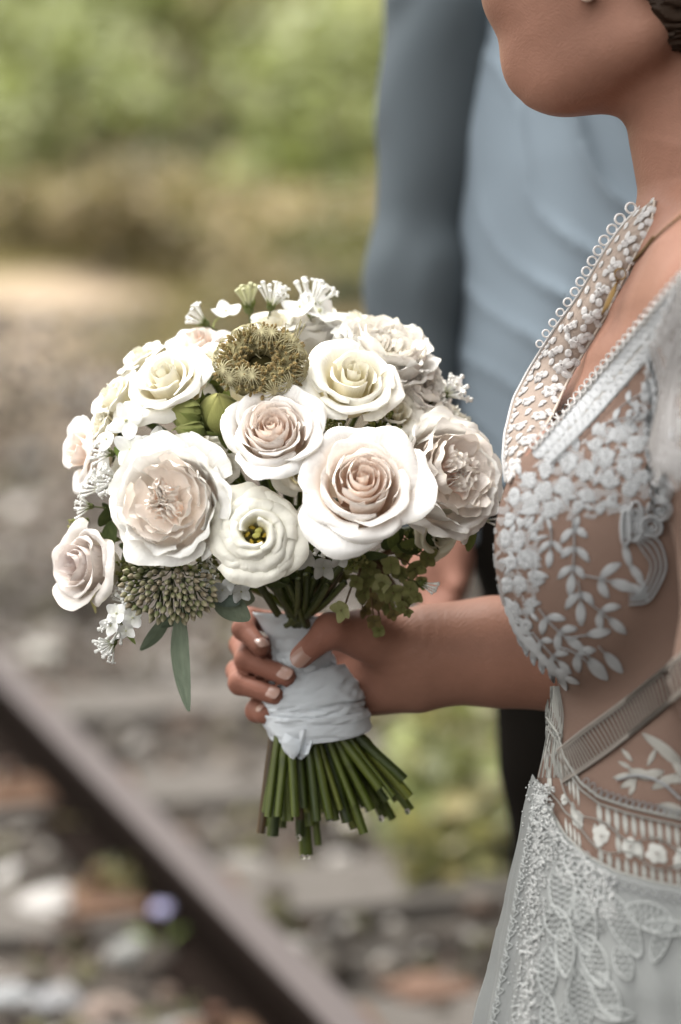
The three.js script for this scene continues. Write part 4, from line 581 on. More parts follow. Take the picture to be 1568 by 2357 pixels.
// ------------------------------------------------------------ the man behind her
{
  const Z = -0.70, k = (px, py, dz = 0) => K(px, py, Z + dz), hip = k(1400, 1230), t = thing('person', 'man in a light blue grey shirt and dark trousers standing behind the woman, blurred', 'person', (() => { const w = world(k(1400, 1300)); return [w.x, 0, w.z]; })()), M = bakeTo(t);
  const chest = loft([[-160, 1330, 0.16, 0.08], [-60, 1180, 0.24, 0.12], [60, 1060, 0.30, 0.145], [400, 1015, 0.30, 0.15], [800, 1020, 0.275, 0.145], [1100, 1035, 0.26, 0.14], [1250, 1060, 0.25, 0.135]].map(([py, px, a, b]) => { const p = k(px, py); return [p.y, p.x, a, b, Z]; }));
  const foldsF = (x, y, z) => { const u = x * 0.83 + y * 0.55, w = x * 0.55 - y * 0.83, q = Math.sin(u * 62 + 4.5 * N3(x * 4, y * 4, 2)); return -0.020 * (1 - Math.abs(q)) * (1 - Math.abs(q)) * (0.25 + smooth(N3(u * 4 + 4, w * 3, 1), -0.3, 0.35)) * smooth(y, -0.02, 0.2) + 0.012 * N3(x * 6, y * 5, 4) + 0.01 * N3(x * 12, y * 8, z * 12); };
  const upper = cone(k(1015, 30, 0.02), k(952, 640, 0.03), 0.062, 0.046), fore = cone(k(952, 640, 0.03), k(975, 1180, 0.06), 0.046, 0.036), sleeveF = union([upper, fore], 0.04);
  const cloth = (n, f, lo, hi, mat) => part(n, mesher(f, lo, hi, 0.007, 1.6).applyMatrix4(M), mat, t);
  const SHIRT = std({ color: lin(0.215, 0.262, 0.305), roughness: 0.9 });
  cloth('shirt', (x, y, z) => chest(x, y, z) + foldsF(x, y, z), V(0.05, -0.06, -0.95), V(0.75, 0.68, -0.45), SHIRT);
  cloth('sleeve', (x, y, z) => sleeveF(x, y, z) + 0.003 * Math.sin(y * 30 + 8 * N3(x * 9, y * 5, z * 9)), V(0.0, -0.05, -0.8), V(0.22, 0.62, -0.5), std({ color: lin(0.082, 0.098, 0.110), roughness: 0.9 }));  // shirt cloth again, the arm's shade put into a darker colour
  const leg = union([cone(k(1302, 1200, 0.03), k(1300, 1750, 0.04), 0.092, 0.066), cone(k(1300, 1750, 0.04), k(1330, 2950, 0.02), 0.062, 0.044), cone(k(1560, 1200, -0.03), k(1600, 1900, -0.03), 0.092, 0.066), cone(k(1600, 1900, -0.03), k(1620, 2950, -0.05), 0.066, 0.05), ellip(k(1440, 1250), 0.165, 0.11, 0.115)], 0.03);
  cloth('trousers', (x, y, z) => leg(x, y, z) + 0.005 * N3(x * 14, y * 7, z * 14), V(0.04, -1.0, -1.0), V(0.6, 0.08, -0.4), std({ color: lin(0.006, 0.005, 0.004), specularIntensity: 0.08, roughness: 0.9 }));
  const handF = union([cone(k(975, 1170, 0.06), k(1000, 1270, 0.06), 0.029, 0.033), ellip(k(1010, 1300, 0.06), 0.036, 0.05, 0.022), ...[0, 1, 2, 3].map((i) => cone(k(985 + i * 18, 1340, 0.062 - i * 0.004), k(995 + i * 15, 1400 - Math.abs(i - 1) * 9, 0.072), 0.0098, 0.008)), cone(k(1035, 1280, 0.075), k(1052, 1340, 0.085), 0.012, 0.009)], 0.012);
  const headF = union([cone(k(1440, -90), k(1450, -170), 0.06, 0.06), ellip(k(1420, -330), 0.085, 0.115, 0.078), ellip(k(1255, -320), 0.02, 0.02, 0.015)], 0.03);
  part('body', merge([tinted(mesher(handF, V(0.0, -0.20, -0.80), V(0.22, 0.06, -0.5), 0.0035), () => [0.50, 0.25, 0.185]), tinted(mesher(headF, V(0.15, 0.45, -0.85), V(0.5, 0.95, -0.55), 0.006), () => [0.46, 0.29, 0.21])].map((g) => g.applyMatrix4(M))), phys({ vertexColors: true, roughness: 0.55 }), t);
  cloth('hair', (x, y, z) => Math.max(ellip(k(1440, -360), 0.095, 0.115, 0.088)(x, y, z), -(y - k(0, -330).y) - 0.6 * (x - k(1400, 0).x)), V(0.15, 0.55, -0.85), V(0.45, 0.95, -0.55), std({ color: lin(0.04, 0.028, 0.02), roughness: 0.7 }));
  const bl = []; for (const px of [1318, 1608]) { const p = k(px, 2980, 0.03); bl.push(ellip(p, 0.115, 0.05, 0.05)); }
  cloth('shoes', union(bl, 0.001), V(0.0, -1.05, -0.85), V(0.65, -0.75, -0.5), std({ color: lin(0.03, 0.02, 0.015), roughness: 0.4 }));
}

// ------------------------------------------------------------ the bouquet
const TIE = K(690, 1480, -0.10);
const bouquet = thing('bridal_bouquet', 'hand-tied bouquet of cream and blush roses with a wrapped handle, held by the woman', 'bouquet', world(TIE).toArray());
bouquet.rotation.x = -PITCH;
const BQ = (px, py, z) => K(px, py, z).sub(TIE);
const spline2 = (pts) => { const c = new THREE.SplineCurve(pts.map(([a, b]) => new THREE.Vector2(a, b))), n = 60, q = []; for (let i = 0; i <= n; i++) q.push(c.getPoint(i / n)); return (t) => { const k = clamp(t) * n, i = Math.min(n - 1, Math.floor(k)), f = k - i; return [lerp(q[i].x, q[i + 1].x, f), lerp(q[i].y, q[i + 1].y, f)]; }; };
const mixc = (a, b, t) => [lerp(a[0], b[0], t), lerp(a[1], b[1], t), lerp(a[2], b[2], t)];
// one petal: a strip of a cup whose profile runs from the base to the rim
function petalGeo(o) {
  const prof = spline2(o.prof), nu = o.nu ?? 16, nv = o.nv ?? 14, k = o.spiral ?? 0, sd = o.seed * 3.7;
  return sheet(nu, nv, (u, t) => {
    const s = u * 2 - 1, te = t * (1 - (o.round ?? 0.12) * Math.pow(Math.abs(s), o.rp ?? 2.6)) * (1 + (o.notch ?? 0) * Math.exp(-s * s * 14) * t) * (1 + (o.ragged ?? 0.012) * N3(s * 7, sd, 2) * t), w = lerp(o.base ?? 0.4, 1, smooth(t, 0, 0.6));
    let [r, y] = prof(te); const a = o.phi + s * o.W * 0.5 * w, R = o.R, t2 = t * t, t3 = t2 * t, f = o.fold ?? 0, f2 = f * Math.pow(Math.abs(s), 2.2) * t3;
    r = r * (1 + k * s) + f2 * R * (o.point ? -0.55 : 0.3); y -= f2 * R * (o.point ? 0.75 : 1);
    const rp = o.ripple ?? 0.03, fq = o.freq ?? 2.2;
    r += R * rp * N3(s * fq + sd, t * 1.7, sd) * t2 * 1.5; y += R * rp * N3(s * fq * 1.2 + 9, t * 1.5, sd + 4) * t2 * 1.5;
    const dx = R * rp * 0.7 * N3(s * fq, t * 2 + 3, sd + 8) * t2;
    y += (o.tilt ?? 0) * R * Math.sin(a * 1 + sd) * t2; const fine = 0.006 * R * N3(s * 16, t * 3, sd) * t;
    return [V(Math.cos(a) * (r + fine) - Math.sin(a) * dx, y, Math.sin(a) * (r + fine) + Math.cos(a) * dx), o.col(t, s)];
  }, [0.5 + 0.6 * o.W, 1]);
}
function flowerAt(name, px, py, z, axis, spin, label) { const g = sub(name, bouquet, label); g.position.copy(BQ(px, py, z)); g.quaternion.copy(toQuat(V(...axis), spin)); return g; }
const blooms = [];
function tintCol(deep, rim, back, seed) { return (t, s) => { const c = mixc(deep, rim, smooth(t, 0.12, 0.78)), e = 1 - 0.05 * smooth(t, 0.93, 1), n = 1 + 0.05 * N3(s * 3, t * 3, seed) + 0.02 * N3(s * 18, t * 5, seed), g = back * smooth(1 - t, 0.55, 1), br = 0.55 * smooth(t, 0.90, 1) * smooth(N3(s * 6 + seed, seed * 2.3, 1), 0.15, 0.45); c[1] *= 1 - 0.10 * br; c[2] *= 1 - 0.26 * br; c[0] *= 1 - 0.04 * br; return mixc([c[0] * n * e, c[1] * n * e, c[2] * n * e * (1 - 0.03 * smooth(t, 0.93, 1))], [0.62, 0.66, 0.40], g); }; }
// a rose with a high spiral centre and rims that roll outward
function spiralRose(px, py, rpx, z, axis, o) {
  const R = rpx * (FOCUS - z) / F, g = flowerAt(o.name ?? 'rose', px, py, z, axis, o.spin ?? 0, o.label), n = o.n ?? 24, rand = rngOf(o.seed), high = o.high ?? 0.62;
  blooms.push([g.position.clone(), g.quaternion.clone(), R]);
  const cupped = o.openAt ?? 0.46;
  for (let i = 0; i < n; i++) {
    const f = i / (n - 1), outer = smooth(f, cupped, 1), phi = i * 2.39996 + (rand() - 0.5) * 0.9, rw = R * (0.045 + (o.wall ?? 0.56) * Math.pow(f, 0.92)) * (1 + 0.14 * (rand() - 0.5)), zr = R * (high - (o.fall ?? 0.34) * Math.pow(f, 1.4)) * (1 + 0.14 * (rand() - 0.5));
    const out = outer * (o.flare ?? 0.44) * R * (0.8 + 0.4 * rand()), drop = outer * (o.roll ?? 0.12) * R * (0.2 + rand()), hook = R * 0.05 * outer * (rand() < 0.5 ? 1 : 0.2);
    const prof = f < cupped ? [[R * 0.02, R * (0.12 - 0.5 * f)], [rw * 0.8, zr * (0.42 - 0.4 * f)], [rw * 1.06, zr * 0.7], [rw * 1.10, zr * 0.9], [rw * (1.02 + 0.14 * rand()), zr]]
      : [[R * 0.05, -R * 0.42], [rw * 0.66, -R * 0.34], [rw * 0.92, 0], [rw * 0.99 + out * 0.10, zr * 0.55], [rw + out * 0.40, zr * 0.90], [rw + out * 0.82, zr], [rw + out, zr - drop * 0.4 - hook]];
    const deep = mixc(o.deepIn, o.deepOut, f), rim = mixc(o.rimIn, o.rimOut, f);
    part('petal', petalGeo({ prof, phi, W: lerp(o.wIn ?? 3.4, o.wOut ?? 1.95, Math.pow(f, 0.7)), spiral: lerp(0.16, 0.05, f), R, seed: o.seed + i * 0.37, ripple: lerp(0.014, o.ripple ?? 0.075, f), fold: outer * (o.fold ?? 0.26) * (0.3 + 1.2 * rand()), point: f > 0.6, tilt: 0.09, round: lerp(0.06, 0.22, outer), rp: lerp(2.6, 1.7, outer), ragged: 0.025, col: tintCol(deep, rim, f > 0.8 ? (o.green ?? 0.15) : 0, i + o.seed), nu: f > 0.4 ? 20 : 16, nv: f > 0.4 ? 18 : 12 }), PETAL, g);
  }
  return g;
}
// an old-fashioned rose: a cup of broad petals packed with short folded ones in quarters
function gardenRose(px, py, rpx, z, axis, o) {
  const R = rpx * (FOCUS - z) / F, g = flowerAt(o.name ?? 'garden_rose', px, py, z, axis, o.spin ?? 0, o.label), rand = rngOf(o.seed); if (o.sx) g.scale.set(o.sx, 1, o.sz);
  blooms.push([g.position.clone(), g.quaternion.clone(), R]);
  const add = (q) => part('petal', petalGeo({ R, seed: o.seed + rand() * 50, ...q }), PETAL, g);
  for (let i = 0; i < 11; i++) { const f = i / 10, rw = R * lerp(0.60, 0.78, f), rise = R * lerp(0.40, 0.0, f), out = R * lerp(0.10, 0.32, f) * (0.7 + 0.6 * rand()); add({ prof: [[R * 0.05, -R * 0.5], [rw * 0.75, -R * 0.4], [rw * 1.0, -R * 0.08], [rw * 1.03 + out * 0.4, rise * 0.8], [rw + out, rise]], phi: i * 2.39996 + rand() * 0.4, W: 1.75, spiral: 0.04, ripple: 0.09, freq: 2.8, round: 0.13, rp: 2.6, fold: 0.06 * f, notch: -0.05, ragged: 0.03, col: tintCol(o.deep, o.rimOut, f > 0.6 ? 0.2 : 0, i), nu: 20, nv: 14 }); }
  for (let i = 0; i < 11; i++) { const rw = R * (0.40 + 0.24 * (i / 10)), h = R * (0.50 - 0.12 * (i / 10)) * (0.9 + 0.2 * rand()); add({ prof: [[R * 0.08, R * 0.06], [rw * 0.8, R * 0.16], [rw * 1.03, h * 0.66], [rw * (1.02 + 0.08 * rand()), h]], phi: i * 2.39996 + rand(), W: 1.5 + rand() * 0.5, spiral: 0.2 * (rand() - 0.5), ripple: 0.085, freq: 2.4, round: 0.16, ragged: 0.02, fold: 0.03, col: tintCol(o.deep, o.rim, 0, i + 30), nu: 14, nv: 10 }); }
  for (let q = 0; q < 4; q++) {                       // the quarters: nested folds turned towards the middle
    const a0 = q * 1.5708 + 0.5 + rand() * 0.3, c = V(Math.cos(a0), 0, Math.sin(a0)).multiplyScalar(R * 0.27);
    for (let i = 0; i < 5; i++) { const f = i / 4, rw = R * (0.05 + 0.21 * f), h = R * (0.46 + 0.06 * rand() - 0.04 * f); const m = add({ prof: [[R * 0.01, R * 0.2], [rw * 0.85, R * 0.27], [rw * 1.05, h * 0.8], [rw * (0.92 + 0.14 * rand()), h]], phi: a0 + Math.PI + (rand() - 0.5) * 1.6, W: 2.9 - 0.8 * f, spiral: 0.2 * (rand() - 0.5), ripple: 0.05, freq: 2.0, round: 0.10, ragged: 0.02, col: tintCol(o.deepIn, o.rim, 0, i + q * 9), nu: 14, nv: 9 }); m.position.copy(c); }
  }
  for (let i = 0; i < 5; i++) add({ prof: [[R * 0.01, -R * 0.1], [R * (0.03 + 0.015 * i), R * 0.1], [R * (0.04 + 0.02 * i), R * 0.34], [R * (0.035 + 0.02 * i), R * 0.41]], phi: i * 2.4, W: 2.2, ripple: 0.03, col: tintCol(o.deepIn, o.deepIn, 0, i), nu: 10, nv: 7 });
  return g;
}
const BLUSH = { deepIn: [0.98, 0.62, 0.41], deepOut: [0.98, 0.84, 0.70], rimIn: [0.99, 0.88, 0.80], rimOut: [0.94, 0.925, 0.905], green: 0.25 };
const CREAM = { deepIn: [0.88, 0.78, 0.46], deepOut: [0.89, 0.80, 0.54], rimIn: [0.90, 0.87, 0.75], rimOut: [0.90, 0.88, 0.82], green: 0.3 };
const PALE = { deepIn: [0.98, 0.75, 0.60], deep: [0.98, 0.87, 0.765], rim: [0.98, 0.92, 0.865], rimOut: [0.93, 0.92, 0.89] };

spiralRose(632, 1018, 137, 0.020, [-0.06, 0.50, 0.86], { ...BLUSH, seed: 3, n: 28, openAt: 0.55, fall: 0.20, flare: 0.34, fold: 0.26, spin: 0.4, label: 'blush rose with an apricot heart directly below the seed head' });
spiralRose(834, 1138, 162, 0.040, [0.03, 0.42, 0.90], { ...BLUSH, seed: 8, n: 26, spin: 1.1, openAt: 0.50, flare: 0.42, fold: 0.36, wall: 0.61, high: 0.66, fall: 0.32, label: 'largest blush rose with pointed rolled petals at the centre right' });
gardenRose(397, 1160, 152, 0.028, [-0.25, 0.10, 0.96], { ...PALE, seed: 12, label: 'quartered garden rose left of the open cream flower' });
gardenRose(1020, 1100, 161, -0.018, [0.62, 0.18, 0.76], { ...PALE, deepIn: [0.88, 0.62, 0.50], seed: 21, spin: 0.7, label: 'garden rose at the right side of the bouquet, turned to the dress' });
// cream rose forms above and behind
spiralRose(812, 900, 127, -0.010, [0.10, 0.62, 0.78], { ...CREAM, seed: 31, n: 16, openAt: 0.22, flare: 0.40, roll: 0.22, wall: 0.6, fold: 0.12, ripple: 0.07, spin: 2, label: 'open cream rose right of the seed head' });
spiralRose(398, 900, 118, -0.012, [-0.35, 0.66, 0.66], { ...CREAM, seed: 37, n: 18, openAt: 0.22, flare: 0.44, roll: 0.24, wall: 0.58, fold: 0.15, ripple: 0.08, spin: 0.6, label: 'ruffled cream rose left of the seed head' });
gardenRose(885, 822, 136, -0.062, [0.30, 0.80, 0.52], { deepIn: [0.91, 0.86, 0.74], deep: [0.91, 0.86, 0.76], rim: [0.91, 0.88, 0.83], rimOut: [0.83, 0.82, 0.79], seed: 41, label: 'white ruffled rose at the top right' });
spiralRose(278, 925, 80, -0.055, [-0.72, 0.58, 0.38], { ...CREAM, deepOut: [0.80, 0.72, 0.40], seed: 47, n: 14, openAt: 0.25, fold: 0.1, label: 'yellowish cream rose at the upper left edge' });
spiralRose(214, 1048, 95, -0.062, [-0.86, 0.10, 0.50], { ...BLUSH, seed: 53, n: 12, openAt: 0.1, flare: 0.5, wall: 0.6, roll: 0.1, fold: 0.3, label: 'blush rose seen from its side at the left edge' });
spiralRose(216, 1302, 127, -0.030, [-0.72, 0.12, 0.68], { ...BLUSH, deepIn: [0.80, 0.62, 0.55], rimIn: [0.78, 0.69, 0.66], deepOut: [0.76, 0.69, 0.60], rimOut: [0.74, 0.70, 0.66], seed: 59, n: 17, openAt: 0.4, flare: 0.36, roll: 0.14, fold: 0.2, ripple: 0.07, green: 0.5, label: 'pale rose turned away at the lower left' });
spiralRose(462, 815, 88, -0.085, [-0.25, 0.85, 0.45], { ...BLUSH, seed: 61, n: 14, openAt: 0.3, label: 'blush rose half hidden behind the seed head' });
gardenRose(705, 765, 100, -0.100, [0.05, 0.90, 0.42], { deepIn: [0.84, 0.78, 0.64], deep: [0.91, 0.86, 0.74], rim: [0.91, 0.88, 0.83], rimOut: [0.91, 0.89, 0.86], seed: 67, label: 'white rose at the very top behind the seed head' });
gardenRose(965, 900, 93, -0.070, [0.62, 0.62, 0.48], { deepIn: [0.84, 0.78, 0.68], deep: [0.91, 0.86, 0.78], rim: [0.91, 0.88, 0.84], rimOut: [0.91, 0.89, 0.86], seed: 71, label: 'white rose on the right shoulder of the bouquet' });
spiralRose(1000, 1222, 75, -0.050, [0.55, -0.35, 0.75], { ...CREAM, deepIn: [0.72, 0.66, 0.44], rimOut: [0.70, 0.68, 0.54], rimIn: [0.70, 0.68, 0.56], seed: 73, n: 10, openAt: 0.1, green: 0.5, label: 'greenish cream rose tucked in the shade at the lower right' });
gardenRose(1050, 1010, 88, -0.085, [0.85, 0.35, 0.3], { deepIn: [0.80, 0.72, 0.58], deep: [0.80, 0.76, 0.64], rim: [0.80, 0.79, 0.72], rimOut: [0.80, 0.79, 0.72], seed: 79, label: 'cream rose peeping out behind the right garden rose' });
spiralRose(560, 940, 104, -0.095, [-0.1, 0.6, -0.5], { ...CREAM, seed: 83, n: 12, openAt: 0.2, label: 'cream rose deep behind the seed head' });
[[505, 1078, 60, -0.022, [-0.1, 0.2, 0.95], 'small cream rose between the garden rose and the open cream flower'], [694, 1092, 62, -0.022, [0.1, 0.1, 1], 'small cream rose between the two big blush roses'], [712, 1205, 52, -0.010, [0, -0.3, 0.95], 'small cream rose under the left edge of the largest blush rose'], [482, 848, 62, -0.055, [-0.2, 0.7, 0.6], 'small cream rose at the left of the seed head'], [742, 968, 58, -0.035, [0.1, 0.4, 0.9], 'small cream rose under the open cream rose'], [938, 990, 58, -0.045, [0.3, 0.5, 0.8], 'small cream rose above the right garden rose'], [632, 765, 72, -0.085, [0, 0.9, 0.4], 'small white rose right behind the top of the seed head'], [812, 768, 78, -0.105, [0.2, 0.95, 0.2], 'small white rose on the crest of the bouquet'], [335, 838, 62, -0.070, [-0.5, 0.8, 0.3], 'small cream rose on the upper left slope'], [300, 1092, 54, -0.040, [-0.6, 0.2, 0.7], 'small cream rose behind the left white tube flowers'], [455, 1030, 60, -0.030, [-0.2, 0.6, 0.8], 'small cream rose under the green buds'], [250, 985, 60, -0.050, [-0.7, 0.5, 0.4], 'small cream rose behind the flat white florets'], [905, 960, 66, -0.040, [0.3, 0.6, 0.75], 'small white rose with broad petals right of the open cream rose']].forEach(([px, py, r, z, ax, label], i) => spiralRose(px, py, r, z, ax, { ...CREAM, name: 'spray_rose', seed: 130 + i * 5, n: 11, openAt: 0.2, flare: 0.55, wall: 0.6, ripple: 0.09, label }));
{ // the open cream flower in front, with its stamens
  const px = 590, py = 1232, z = 0.040, R = 130 * (FOCUS - z) / F, g = flowerAt('lisianthus', px, py, z, [0.0, 0.22, 1], 0.3, 'open cream flower with a dark yellow heart above the handle'), rand = rngOf(91);
  blooms.push([g.position.clone(), g.quaternion.clone(), R]);
  const n = 22;
  for (let i = 0; i < n; i++) {
    const f = i / (n - 1), rw = R * (0.20 + 0.36 * f), rise = R * (0.34 - 0.30 * f), out = R * lerp(0.16, 0.42, f), drop = R * lerp(0.10, 0.24, f);
    part('petal', petalGeo({ R, prof: [[R * 0.08, -R * 0.6], [rw * 0.7, -R * 0.35], [rw * 0.95, rise * 0.4], [rw + out * 0.25, rise], [rw + out * 0.7, rise * (0.9 + 0.2 * rand())], [rw + out * (0.9 + 0.2 * rand()), rise - drop * (0.2 + 0.6 * rand())]], phi: i * 2.39996 + rand() * 0.5, W: lerp(2.7, 1.7, f), spiral: lerp(0.22, 0.06, f), tilt: 0.05 * f, ripple: lerp(0.03, 0.085, f), freq: 2.3, point: f > 0.5, fold: 0.30 * f * rand(), round: 0.10, ragged: 0.025, seed: 90 + i, col: tintCol(mixc([0.86, 0.80, 0.50], [0.92, 0.88, 0.74], f), mixc([0.95, 0.93, 0.84], [0.94, 0.92, 0.83], f), f > 0.7 ? 0.2 : 0.05, i), nu: 20, nv: 18 }), PETAL, g);
  }
  const YEL = std({ color: lin(0.46, 0.33, 0.05), roughness: 0.6 }), GRN = std({ color: lin(0.42, 0.40, 0.12), roughness: 0.5 });
  part('pistil', merge([tube([V(0, -R * 0.5, 0), V(R * 0.02, -R * 0.15, 0), V(R * 0.03, R * 0.10, 0.0)], (t) => R * (0.10 - 0.055 * t), 10), new THREE.SphereGeometry(R * 0.065, 14, 10).scale(1.2, 0.7, 0.8).translate(R * 0.0, R * 0.14, R * 0.03), new THREE.SphereGeometry(R * 0.065, 14, 10).scale(1.1, 0.7, 0.8).translate(R * 0.06, R * 0.13, -R * 0.04)]), GRN, g);
  for (let i = 0; i < 6; i++) { const a = i * 1.05 + 0.3, q = V(Math.cos(a) * R * 0.155, R * (0.02 + 0.05 * rand()), Math.sin(a) * R * 0.155); const s = part('stamen', tube([V(Math.cos(a) * R * 0.05, -R * 0.4, Math.sin(a) * R * 0.05), q.clone().multiplyScalar(0.85), q], R * 0.012, 6), GRN, g); part('anther', new THREE.SphereGeometry(R * 0.045, 12, 8).scale(1.5, 0.7, 0.8).rotateY(-a + 0.8).translate(q.x, q.y, q.z), YEL, s); }
}
// dried carrot seed head: umbels of pale rays curled inward round a dark hollow
{
  const z = 0.005, s = (FOCUS - z) / F, g = flowerAt('carrot_seed_head', 600, 838, z, [-0.05, 0.42, 0.9], 0, 'curled olive brown seed head like a small nest'), rand = rngOf(17), R = 112 * s, SEED = std({ vertexColors: true, roughness: 0.9 }), RAY = std({ color: lin(0.46, 0.42, 0.26), roughness: 0.8 });
  const seedGeo = [0, 1, 2].map((k) => { const b = new THREE.SphereGeometry(1, 8, 7).scale(0.62, 1, 0.5), sp = []; for (let i = 0; i < 14; i++) { const a = i * 2.4, y = -0.8 + 1.6 * (i / 13), r = Math.sqrt(1 - y * y * 0.7); sp.push(new THREE.ConeGeometry(0.10, 0.75, 4).rotateZ(-Math.PI / 2).translate(0.62 * r + 0.15, 0, 0).rotateY(a).translate(0, y, 0)); } const c = [[0.26, 0.185, 0.075], [0.33, 0.24, 0.11], [0.25, 0.205, 0.085]][k]; return merge([tinted(b, () => c), tinted(merge(sp), () => [0.48, 0.42, 0.24])]); });
  let n = 0; const coreAt = (a, f, k) => { const o = V(Math.cos(a), 0, Math.sin(a) * 0.86), nn = o.clone().multiplyScalar(Math.cos(f)).add(V(0, Math.sin(f), 0)).normalize(); return [o.clone().multiplyScalar(0.55 * R).addScaledVector(nn, 0.285 * R * k), nn]; };
  const putSeed = (um, p, d) => { if (n++ > 296) return; const m = part('seed', seedGeo[n % 3], SEED, um); m.position.copy(p); m.quaternion.copy(toQuat(d, rand() * 6)); const w = R * rr(0.052, 0.066); m.scale.set(w, w * 1.3, w); };
  for (let i = 0; i < 16; i++) {
    const a = i * 2.39996, [c, nn] = coreAt(a, [0.15, 0.75, 1.3, 0.4][i % 4] + 0.2 * rand()  , 1.50), t1 = nn.clone().cross(V(0.3, 1, 0.2)).normalize(), t2 = nn.clone().cross(t1), u = [tube([c.clone().multiplyScalar(0.3).add(V(0, -R * 0.5, 0)), c.clone().multiplyScalar(1.06).addScaledVector(nn, -R * 0.32).add(V(0, -R * 0.12, 0)), c], R * 0.018, 5)], tips = [];
    for (let k = 0; k < 22; k++) { const t = k * 2.39996, e = 0.55 + 0.45 * (k / 21), d = t1.clone().multiplyScalar(Math.cos(t)).addScaledVector(t2, Math.sin(t)), tip = c.clone().addScaledVector(d, R * 0.31 * e).addScaledVector(nn, -R * 0.17 * e * e), mid = c.clone().addScaledVector(d, R * 0.17 * e).addScaledVector(nn, R * 0.005); u.push(tube([c, mid, tip], R * 0.0085, 4, 6)); if (k > 12) tips.push([tip, nn.clone().multiplyScalar(0.8).addScaledVector(d, 0.5).normalize()]); }
    const um = part('umbel', merge(u), RAY, g); for (const [p, d] of tips) putSeed(um, p, d);
  }
  { const um = part('umbel', merge([0, 1, 2].map((i) => tube([V(0, -R * 0.5, 0), V(R * 0.2 * (i - 1), -R * 0.2, 0), coreAt(i * 2, 1.2, 0.8)[0]], R * 0.015, 5))), RAY, g); for (let i = 0; i < 160; i++) { const [p, d] = coreAt(i * 2.39996, 0.3 + 2.2 * rand(), 1.12); putSeed(um, p, d); } }
  { const core = new THREE.TorusGeometry(R * 0.55, R * 0.29, 14, 40).rotateX(Math.PI / 2).scale(1, 0.8, 0.86).translate(0, R * 0.02, 0), p = core.attributes.position; for (let i = 0; i < p.count; i++) { const k = 1 + 0.14 * N3(p.getX(i) * 700, p.getY(i) * 700, p.getZ(i) * 700); p.setXYZ(i, p.getX(i) * k, p.getY(i) * k, p.getZ(i) * k); } core.computeVertexNormals(); part('seed_mass', core, std({ color: lin(0.25, 0.22, 0.115), roughness: 1, bumpMap: grainTex, bumpScale: 0.004 }), g); part('hollow', new THREE.SphereGeometry(R * 0.34, 20, 12).scale(1, 0.5, 0.9).translate(0, -R * 0.16, 0), std({ color: lin(0.05, 0.042, 0.015), roughness: 1 }), g); }
  for (let i = 0; i < 9; i++) { const a = -0.4 + i * 0.25, st = V(Math.cos(a) * R * 0.9, 0, Math.sin(a) * R * 0.2 - R * 0.4); part('bract', tube([V(0, -R * 0.3, -R * 0.3), st.clone().multiplyScalar(0.8).add(V(0, R * 0.3, 0)), st.clone().add(V(R * 0.1 * rand(), R * (0.55 + 0.5 * rand()), -R * 0.1))], R * 0.010, 5), RAY, g); }
}
// sedum: a flat dome of closed star buds
{
  const z = 0.012, s = (FOCUS - z) / F, g = flowerAt('sedum_head', 392, 1345, z, [-0.02, -0.28, 0.95], 0, 'cluster of tight grey green buds at the lower left'), rand = rngOf(23), R = 112 * s, pts = [], ST = std({ color: lin(0.05, 0.06, 0.022), roughness: 0.8 });
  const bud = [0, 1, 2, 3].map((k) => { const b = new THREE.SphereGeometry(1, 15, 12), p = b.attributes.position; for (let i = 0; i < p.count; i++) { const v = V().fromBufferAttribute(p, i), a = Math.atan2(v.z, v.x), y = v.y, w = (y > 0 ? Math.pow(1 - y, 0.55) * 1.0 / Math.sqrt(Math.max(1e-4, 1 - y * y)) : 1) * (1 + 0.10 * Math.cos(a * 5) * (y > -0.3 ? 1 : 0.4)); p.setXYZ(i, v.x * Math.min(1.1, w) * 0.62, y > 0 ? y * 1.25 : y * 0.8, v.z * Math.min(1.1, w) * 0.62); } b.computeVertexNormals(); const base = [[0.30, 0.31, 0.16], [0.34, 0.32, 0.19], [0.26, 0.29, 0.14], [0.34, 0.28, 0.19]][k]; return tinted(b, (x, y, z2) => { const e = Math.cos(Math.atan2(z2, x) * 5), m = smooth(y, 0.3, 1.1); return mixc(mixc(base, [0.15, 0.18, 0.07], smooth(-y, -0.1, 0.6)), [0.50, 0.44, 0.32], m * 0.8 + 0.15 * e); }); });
  for (let i = 0; i < 900 && pts.length < 230; i++) { const a = rand() * 6.283, e = Math.sqrt(rand()), x = Math.cos(a) * e * R, zz = Math.sin(a) * e * R * 0.78, y = R * 0.42 * Math.sqrt(1 - e * e * 0.9) + R * 0.08 * N3(x * 90, zz * 90, 1), p = V(x, y, zz); if (pts.every((q) => q.distanceTo(p) > R * 0.122)) pts.push(p); }
  const stalks = [];
  pts.forEach((p, i) => { const d = V(p.x * 0.9 / R + 0.25 * (rand() - 0.5), 1, p.z * 1.0 / R + 0.25 * (rand() - 0.5)).normalize(), b = R * rr(0.086, 0.104), m = part('bud', bud[i % 4], LEAFMAT, g); m.position.copy(p); m.quaternion.copy(toQuat(d, rand() * 6)); m.scale.set(b * 1.05, b * 1.0, b * 1.05); stalks.push(tube([V(Math.round(p.x / R * 2.2) / 2.2 * R * 0.5, -R * 0.5, Math.round(p.z / R * 2.2) / 2.2 * R * 0.4), p.clone().multiplyScalar(0.85).addScaledVector(d, -R * 0.12), p], R * 0.014, 4, 5)); });
  part('stalks', merge(stalks), ST, g).userData.kind = 'stuff';
}
